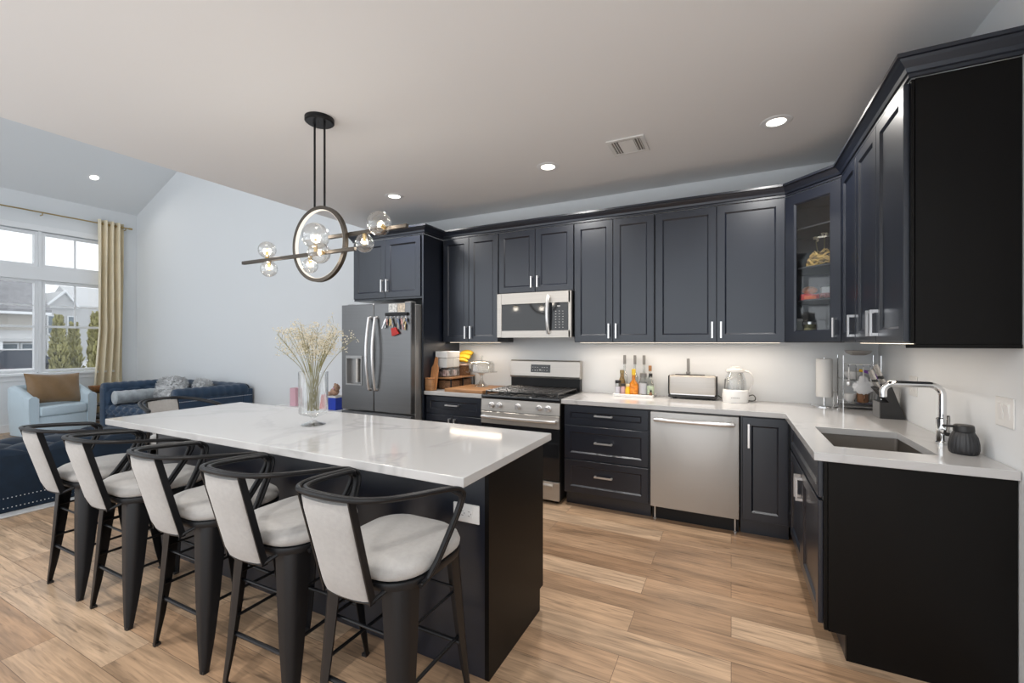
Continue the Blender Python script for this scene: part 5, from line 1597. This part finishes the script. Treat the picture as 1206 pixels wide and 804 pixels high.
# ---- toaster
c = thing('toaster', 'long stainless two-slice toaster with black base on the back counter', 'toaster', (-0.30, 4.10, CT))
t0, t1, u0, u1 = -0.487, -0.112, 4.045, 4.180
tb = MB().box(t0, t1, u0, u1, CT + 0.035, CT + 0.205, 0.016, 3).build('shell', M['steel'], c)
MB().box(t0 - 0.006, t1 + 0.006, u0 - 0.006, u1 + 0.004, CT + 0.014, CT + 0.0345, 0.006, 2).build('base', M['blackplastic'], c)
MB().box(t0 - 0.008, t0 - 0.0005, u0 + 0.01, u1 - 0.01, CT + 0.036, CT + 0.20, 0.003).build('end_cap', M['black'], c)
MB().box(t1 + 0.0005, t1 + 0.008, u0 + 0.01, u1 - 0.01, CT + 0.036, CT + 0.20, 0.003).build('end_cap', M['black'], c)
MB().box(t0 + 0.045, t1 - 0.09, u0 + 0.045, u1 - 0.045, CT + 0.2052, CT + 0.211, 0.002).build('slot', M['blackplastic'], c)
for x in (t0 + 0.04, t1 - 0.04):
    for y in (u0 + 0.02, u1 - 0.02):
        MB().lathe([(0.0, 0.0005), (0.014, 0.0005), (0.012, 0.0138), (0.0, 0.0138)], (x, y, CT), 12).build('foot', M['blackplastic'], c)
bd = MB().box(t0 + 0.012, t1 - 0.012, u0 - 0.002, u0 + 0.0005, CT + 0.038, CT + 0.046).build('trim_line', M['nickel'], c, smooth=0)
c = thing('toaster_tongs', 'upright dark grey handle standing on top of the toaster', 'tongs', (-0.335, 4.112, CT + 0.211))
MB().box(-0.352, -0.318, 4.098, 4.126, CT + 0.2115, CT + 0.236, 0.004).build('grip_base', M['greyplastic'], c)
MB().box(-0.347, -0.323, 4.104, 4.120, CT + 0.2362, CT + 0.350, 0.004).build('grip', M['greyplastic'], c)
tag(MB().tube(smoothpath([(t1 + 0.012, 4.15, CT + 0.035), (t1 + 0.04, 4.15, CT + 0.015), (t1 + 0.07, 4.17, CT + 0.008), (-0.02, 4.205, CT + 0.008)], 5), 0.004, 6).build('power_cord', M['blackplastic'], smooth=60), 'black cord lying behind the toaster towards the white sterilizer', 'cord')
# ---- white baby-bottle sterilizer / kettle
c = thing('glass_kettle', 'white electric appliance with glass jug and white lid', 'kettle', (0.03, 4.05, CT))
kx, ky = 0.030, 4.055
MB().lathe([(0.0, 0.0005), (0.092, 0.0005), (0.096, 0.010), (0.098, 0.060), (0.094, 0.098), (0.088, 0.104), (0.0, 0.104)], (kx, ky, CT), 36).build('base', M['whiteplastic'], c)
MB().lathe([(0.083, 0.1045), (0.085, 0.106), (0.080, 0.180), (0.066, 0.225), (0.056, 0.242), (0.054, 0.240), (0.064, 0.223), (0.078, 0.179), (0.080, 0.1045)], (kx, ky, CT), 32).build('jug', M['glass'], c, smooth=50)
MB().lathe([(0.0, 0.243), (0.062, 0.243), (0.068, 0.250), (0.066, 0.268), (0.034, 0.276), (0.032, 0.292), (0.0, 0.294)], (kx, ky, CT), 28).build('lid', M['whiteplastic'], c)
MB().tube(smoothpath([(kx + 0.060, ky, CT + 0.256), (kx + 0.100, ky - 0.01, CT + 0.248), (kx + 0.122, ky - 0.015, CT + 0.215), (kx + 0.120, ky - 0.012, CT + 0.150), (kx + 0.096, ky - 0.005, CT + 0.090)], 5), 0.008, 10).build('handle', M['whiteplastic'], c)
bb = MB()
for i in range(5):
    bb.box(kx - 0.03 + i * 0.013, kx - 0.022 + i * 0.013, ky - 0.0985, ky - 0.0965, CT + 0.040, CT + 0.045)
bb.build('buttons', M['greyplastic'], c, smooth=0)
MB().tube(smoothpath([(kx - 0.02, ky, CT + 0.11), (kx - 0.045, ky - 0.03, CT + 0.17), (kx - 0.005, ky - 0.045, CT + 0.21), (kx + 0.04, ky - 0.03, CT + 0.165), (kx + 0.015, ky, CT + 0.11)], 5), 0.004, 8).build('bottle_rack', M['nickel'], c)
tag(MB().tube(smoothpath([(0.131, 4.09, CT + 0.05), (0.160, 4.085, CT + 0.06), (0.178, 4.10, CT + 0.035), (0.165, 4.12, CT + 0.008), (0.10, 4.16, CT + 0.006), (0.05, 4.205, CT + 0.006)], 6), 0.004, 6).build('power_cord', M['blackplastic'], smooth=60), 'black cord curling beside the white glass kettle', 'cord')

# ------------------------------------------------------------------ right corner of the counter
px_, py_ = 0.640, 4.085
c = thing('paper_towel_holder', 'white paper towel roll on a chrome stand in the counter corner', 'paper towel', (px_, py_, CT))
MB().lathe([(0.0, 0.0005), (0.084, 0.0005), (0.084, 0.007), (0.078, 0.010), (0.0, 0.010)], (px_, py_, CT), 32).build('stand_base', M['chrome'], c)
MB().lathe([(0.0, 0.0102), (0.008, 0.0102), (0.008, 0.375), (0.0, 0.378)], (px_, py_, CT), 12).build('post', M['chrome'], c)
MB().lathe([(0.009, 0.075), (0.052, 0.075), (0.053, 0.080), (0.053, 0.360), (0.051, 0.365), (0.009, 0.365)], (px_, py_, CT), 32).build('paper_roll', M['paper'], c)
for i in range(3):
    x = px_ + 0.055 + i * 0.010
    MB().tube([(x, py_ - 0.028, CT + 0.0102), (x, py_ - 0.028, CT + 0.125 - 0.02 * (i % 2))], 0.003, 6).build('guide_rod', M['chrome'], c)
# dish rack
c = thing('dish_rack', 'chrome wire dish rack crowded with utensils behind the knife block', 'dish rack', (0.83, 4.06, CT))
dx0, dx1, dy0, dy1 = 0.742, 0.962, 3.99, 4.185
wr = MB()
for z in (0.045, 0.215):
    wr.tube([(dx0, dy0, CT + z), (dx1, dy0, CT + z), (dx1, dy1, CT + z), (dx0, dy1, CT + z)], 0.0032, 6, closed=True)
    for i in range(9):
        x = dx0 + (dx1 - dx0) * (i + 0.5) / 9
        wr.tube([(x, dy0, CT + z), (x, dy1, CT + z)], 0.0018, 5)
wr.build('wire_tier', M['chrome'], c)
for x in (dx0, dx1):
    for y in (dy0, dy1):
        MB().tube([(x, y, CT + 0.0005), (x, y, CT + 0.395)], 0.0042, 8).build('post', M['chrome'], c)
hr = MB().tube([(dx0, dy0, CT + 0.330), (dx1, dy0, CT + 0.330)], 0.0032, 6)
for i in range(5):
    x = dx0 + 0.03 + i * 0.042
    hr.tube([(x, dy0, CT + 0.328), (x, dy0 - 0.010, CT + 0.312), (x, dy0 - 0.018, CT + 0.318)], 0.0026, 6)
hr.build('hook_rail', M['chrome'], c)
MB().box(dx0 + 0.01, dx1 - 0.01, dy0 + 0.01, dy1 - 0.01, CT + 0.012, CT + 0.022, 0.003).build('drip_tray', M['greyplastic'], c)
def bowl(name, label, x, y, z, r, h, m_, cat='bowl', group=None, tilt=0.0):
    t = thing(name, label, cat, (x, y, z), group)
    mb = MB().lathe([(0.0, 0.0), (r * 0.5, 0.0), (r * 0.85, h * 0.45), (r, h), (r * 0.94, h), (r * 0.78, h * 0.48), (r * 0.45, h * 0.1), (0.0, h * 0.1)], (0, 0, 0), 24)
    mb.xform(Matrix.Translation((x, y, z)) @ Matrix.Rotation(tilt, 4, 'X'))
    mb.build('bowl_body', m_, t)
    return t
bowl('steel_pan_lid', 'oval steel pan lying along the top of the dish rack', 0.850, 4.09, CT + 0.3955, 0.085, 0.034, M['steel'], 'pan')
bowl('white_bowl', 'white bowl on the upper tier of the dish rack', 0.820, 4.085, CT + 0.2195, 0.062, 0.055, M['whiteplastic'], 'bowl', 'white bowls in the dish rack')
bowl('white_bowl', 'white bowl on the lower tier of the dish rack, near the towel stand', 0.795, 4.075, CT + 0.049, 0.045, 0.06, M['whiteplastic'], 'bowl', 'white bowls in the dish rack')
c = thing('brown_mug', 'brown mug on the lower tier of the dish rack', 'mug', (0.868, 4.05, CT + 0.049))
MB().lathe([(0.0, 0.0), (0.030, 0.0), (0.034, 0.006), (0.036, 0.078), (0.033, 0.078), (0.030, 0.008), (0.0, 0.008)], (0.868, 4.05, CT + 0.049), 24).build('mug_body', mat('mug_brown', (0.20, 0.095, 0.045), 0.35), c)
MB().tube(smoothpath([(0.868, 4.015, CT + 0.112), (0.868, 3.995, CT + 0.105), (0.868, 3.990, CT + 0.085), (0.868, 4.016, CT + 0.066)], 4), 0.005, 8).build('handle', mat('mug_handle_brown', (0.20, 0.095, 0.045), 0.35), c)
for i, (x, nm, lb, hd, cl) in enumerate(((0.772, 'spoon', 'steel spoon hanging from the first hook of the dish rack', M['nickel'], M['nickel']),
                                         (0.814, 'whisk', 'steel whisk hanging from the second hook of the dish rack', M['greyplastic'], M['nickel']),
                                         (0.856, 'ladle', 'steel ladle hanging from the middle hook of the dish rack', M['nickel'], M['nickel']),
                                         (0.898, 'spatula', 'white spatula hanging from the fourth hook of the dish rack', M['nickel'], M['whiteplastic']))):
    y = dy0 - 0.013
    z1 = CT + 0.3125
    c = thing(nm, lb, 'utensil', (x, y, z1), 'utensils hanging on the dish rack')
    MB().tube([(x, y - 0.001, z1 - 0.003), (x, y - 0.004, z1 - 0.05), (x, y - 0.004, z1 - 0.10)], 0.0035, 6).build('handle', hd, c)
    hb_ = MB()
    if nm == 'whisk':
        for q in range(4):
            a = PI * q / 4
            hb_.tube([(x + 0.016 * math.sin(PI * s_ / 10) * math.cos(a) * (1 if s_ else 1), y - 0.004 + 0.010 * math.sin(PI * s_ / 10) * math.sin(a), z1 - 0.10 - 0.06 * math.sin(PI * s_ / 20)) for s_ in range(11)], 0.001, 4)
    elif nm == 'spatula':
        hb_.box(x - 0.018, x + 0.018, y - 0.0065, y - 0.0015, z1 - 0.165, z1 - 0.10, 0.002)
    else:
        hb_.sphere((x, y - 0.006, z1 - 0.12), 0.021 if nm == 'ladle' else 0.016, 14, 8, (1, 0.45, 1.35))
    hb_.build('head', cl, c)
c = thing('purple_scissors', 'purple and yellow handled kitchen shears lying on the dish rack', 'scissors', (0.89, 3.995, CT + 0.23))
MB().tube([(0.845, 4.03, CT + 0.286), (0.865, 4.02, CT + 0.281)], 0.010, 8).build('handle_tip', M['banana'], c)
MB().tube(smoothpath([(0.866, 4.02, CT + 0.281), (0.90, 4.02, CT + 0.272), (0.935, 4.02, CT + 0.250), (0.945, 4.02, CT + 0.225)], 4), [0.011] * 8 + [0.009] * 5, 8).build('handle', mat('purple_plastic', (0.24, 0.09, 0.42), 0.4), c)
MB().prism([(0.944, 4.017, CT + 0.2265), (0.951, 4.017, CT + 0.2225), (0.952, 4.017, CT + 0.2192), (0.940, 4.017, CT + 0.2192)], (0, 0.005, 0)).build('blade', M['nickel'], c, smooth=0)
for i, x in enumerate((0.905, 0.922, 0.939)):
    t = thing('white_plate', ('white plate standing in the lower rack tier next to the brown mug', 'white plate in the middle of three standing in the lower rack tier', 'white plate standing in the lower rack tier nearest the wall corner')[i], 'plate', (x, 4.10, CT + 0.049), 'plates in the dish rack')
    MB().lathe([(0.0, 0.0), (0.045, 0.0), (0.068, 0.008), (0.067, 0.011), (0.044, 0.003), (0.0, 0.003)], (x, 4.10, CT + 0.117), 28, 'x').build('plate_body', M['whiteplastic'], t)
rnd = random.Random(21)
t = thing('plastic_bag', 'crumpled pale plastic bag hanging on the front of the dish rack', 'bag', (0.835, 3.955, CT + 0.2))
pb = MB()
bmesh.ops.create_icosphere(pb.bm, subdivisions=4, radius=1.0)
for v in pb.bm.verts:
    q = v.co.copy()
    k_ = 1 + 0.09 * math.sin(7 * q.x + 3 * q.z) * math.sin(9 * q.z - 4 * q.x) + 0.07 * math.sin(17 * q.x + 13 * q.z)
    v.co = V((0.845 + q.x * 0.060 * k_, 3.935 + q.y * 0.018, CT + 0.170 + q.z * 0.052 * k_ + (0.03 if q.z > 0.9 else 0)))
pb.build('bag_body', mat('pale_plastic_film', (0.62, 0.63, 0.65), 0.3), t, smooth=40)
pb = MB().tube(smoothpath([(0.845, 3.935, CT + 0.215), (0.850, 3.945, CT + 0.26), (0.856, 3.972, CT + 0.305), (0.856, 3.978, CT + 0.312)], 3), 0.003, 5)
pb.build('handle', M['paper'], t)
# knife block
c = thing('knife_block', 'black slanted knife block on the corner of the counter', 'knife block', (0.90, 3.69, CT))
kb = MB().prism([(0.862, 3.60, CT + 0.0005), (0.990, 3.60, CT + 0.0005), (0.918, 3.60, CT + 0.222), (0.846, 3.60, CT + 0.190), (0.908, 3.60, CT + 0.105), (0.862, 3.60, CT + 0.105)][:6], (0, 0.15, 0))
kb.build('block', M['blackplastic'], c, smooth=0)
MB().box(0.8575, 0.8615, 3.602, 3.748, CT + 0.001, CT + 0.104).build('front_plate', M['greyplastic'], c, smooth=0)
axis = V((-0.34, 0, 0.94)).normalized()
perp = V((0.94, 0, 0.34)).normalized()
kn_l = ['steel-handled knife in the front row of the black block, nearest the sink', 'steel-handled knife second in the front row of the black block', 'steel-handled knife third in the front row of the black block',
        'longest steel-handled knife at the back of the block, nearest the sink', 'steel-handled knife in the middle of the back row of the block', 'steel-handled knife at the back of the block, nearest the wall corner']
for i in range(6):
    row, q = divmod(i, 3)
    y = 3.632 + q * 0.042
    p0 = V((0.846, y, CT + 0.190)).lerp(V((0.918, y, CT + 0.222)), 0.28 + 0.46 * row) + axis * 0.001
    L_ = 0.120 + 0.022 * row - 0.008 * q
    t = thing('knife', kn_l[i], 'knife', p0, 'knives in the black block')
    lp = []
    for s_ in (0, 1):
        cpt = p0 + axis * L_ * s_
        lp.append([cpt + perp * a + V((0, b, 0)) for a, b in ((-0.0062, -0.0048), (0.0062, -0.0048), (0.0062, 0.0048), (-0.0062, 0.0048))])
    MB().loft(lp).build('handle', M['steel'], t, smooth=0)
    lp = []
    for s_ in (0.3, 0.45):
        cpt = p0 + axis * L_ * s_
        lp.append([cpt + perp * a + V((0, b, 0)) for a, b in ((-0.0066, -0.0052), (0.0066, -0.0052), (0.0066, 0.0052), (-0.0066, 0.0052))])
    MB().loft(lp).build('bolster_band', M['blackplastic'], t, smooth=0)

# ------------------------------------------------------------------ inside the glass corner cabinet
def on_shelf(k_):
    return (SHZ[k_] + 0.0125) if k_ >= 0 else UZ0 + 0.0205
z = on_shelf(1)
c = thing('twig_basket', 'golden woven twig basket on the middle glass-cabinet shelf', 'basket', (0.62, 3.93, z))
tw = MB()
rnd = random.Random(8)
for i in range(70):
    a = rnd.uniform(0, 2 * PI)
    h = rnd.uniform(0.004, 0.12)
    r = 0.115 * math.sqrt(max(0.02, 1 - (h / 0.14) ** 2))
    tw.tube([(0.62 + r * math.cos(a + q * 0.35), 3.93 + r * 0.8 * math.sin(a + q * 0.35), z + max(0.004, h + 0.018 * math.sin(q * 2 + i))) for q in range(5)], 0.0032, 5)
tw.build('weave', mat('golden_twig', (0.55, 0.38, 0.13), 0.5), c)
for i, (x, y, h, lb) in enumerate(((0.585, 3.93, 0.215, 'dried flower stalk leaning left in the twig basket'), (0.62, 3.95, 0.25, 'dried flower stalk standing highest in the twig basket'), (0.665, 3.95, 0.19, 'dried mauve flower stalk at the right of the twig basket'))):
    t = thing('dried_stalk', lb, 'dried flower', (x, y, z), 'dried stalks in the twig basket')
    MB().tube([(x, y, z + 0.004), (x + (x - 0.62) * 0.3, y, z + h * 0.6), (x + (x - 0.62) * 0.6, y, z + h - 0.01)], 0.003, 5).build('stem', M['stem'], t)
    hd = MB()
    for q in range(16):
        hd.sphere((x + (x - 0.62) * 0.6 + rnd.uniform(-.02, .02), y + rnd.uniform(-.02, .02), z + h + rnd.uniform(-.014, .014)), 0.006, 8, 6)
    hd.build('flower_head', M['flower'] if i < 2 else mat('mauve_flower', (0.30, 0.22, 0.34), 0.7), t)
z = on_shelf(0)
c = thing('red_box', 'red carton lying on the lower shelf behind the cabinet glass', 'box', (0.55, 3.95, z))
MB().box(0.47, 0.585, 3.92, 4.00, z, z + 0.048, 0.002).build('carton', M['red'], c)
MB().box(0.49, 0.565, 3.9190, 3.9199, z + 0.012, z + 0.036).build('paper_label', mat('orange_red_print', (0.75, 0.15, 0.04), 0.5), c, smooth=0)
tag(MB().box(0.59, 0.705, 3.905, 3.99, z, z + 0.052, 0.002).build('patterned_box', mat('red_white_print', (0.50, 0.20, 0.18), 0.5, noise=(60, 0.6))), 'red and white patterned carton beside the red one in the cabinet', 'box')
tag(MB().box(0.60, 0.675, 3.915, 3.985, z + 0.0525, z + 0.098, 0.002).build('white_box', M['paper']), 'small white box on top of the patterned carton in the cabinet', 'box')
c = thing('orange_packet', 'orange packet lying on the red carton in the cabinet', 'packet', (0.53, 3.96, z + 0.06))
MB().sphere((0.53, 3.962, z + 0.0795), 0.030, 16, 10, (1.7, 1.0, 1.0)).build('packet_body', mat('orange_wrap', (0.62, 0.20, 0.03), 0.4, noise=(20, 0.4)), c)
z = on_shelf(-1)
bottle('glass_jar', 'olive glass jar on the bottom of the glass cabinet', 0.53, 3.95, 0.040, 0.135, (0.034, 0.72), mat('olive_jar', (0.28, 0.27, 0.15), 0.2), M['nickel'], 0.02, None, z, 'jar', 'jars in the glass cabinet')
bottle('glass_jar', 'pale jar next to the hinge on the bottom of the glass cabinet', 0.455, 3.99, 0.036, 0.16, (0.03, 0.72), mat('pale_jar', (0.55, 0.57, 0.58), 0.2), M['whiteplastic'], 0.02, None, z, 'jar', 'jars in the glass cabinet')
tag(MB().box(0.60, 0.70, 3.88, 3.95, z, z + 0.055, 0.002).build('red_tin', mat('red_tin_print', (0.50, 0.05, 0.05), 0.4, noise=(50, 0.5))), 'red printed tin on the bottom of the glass cabinet', 'tin')
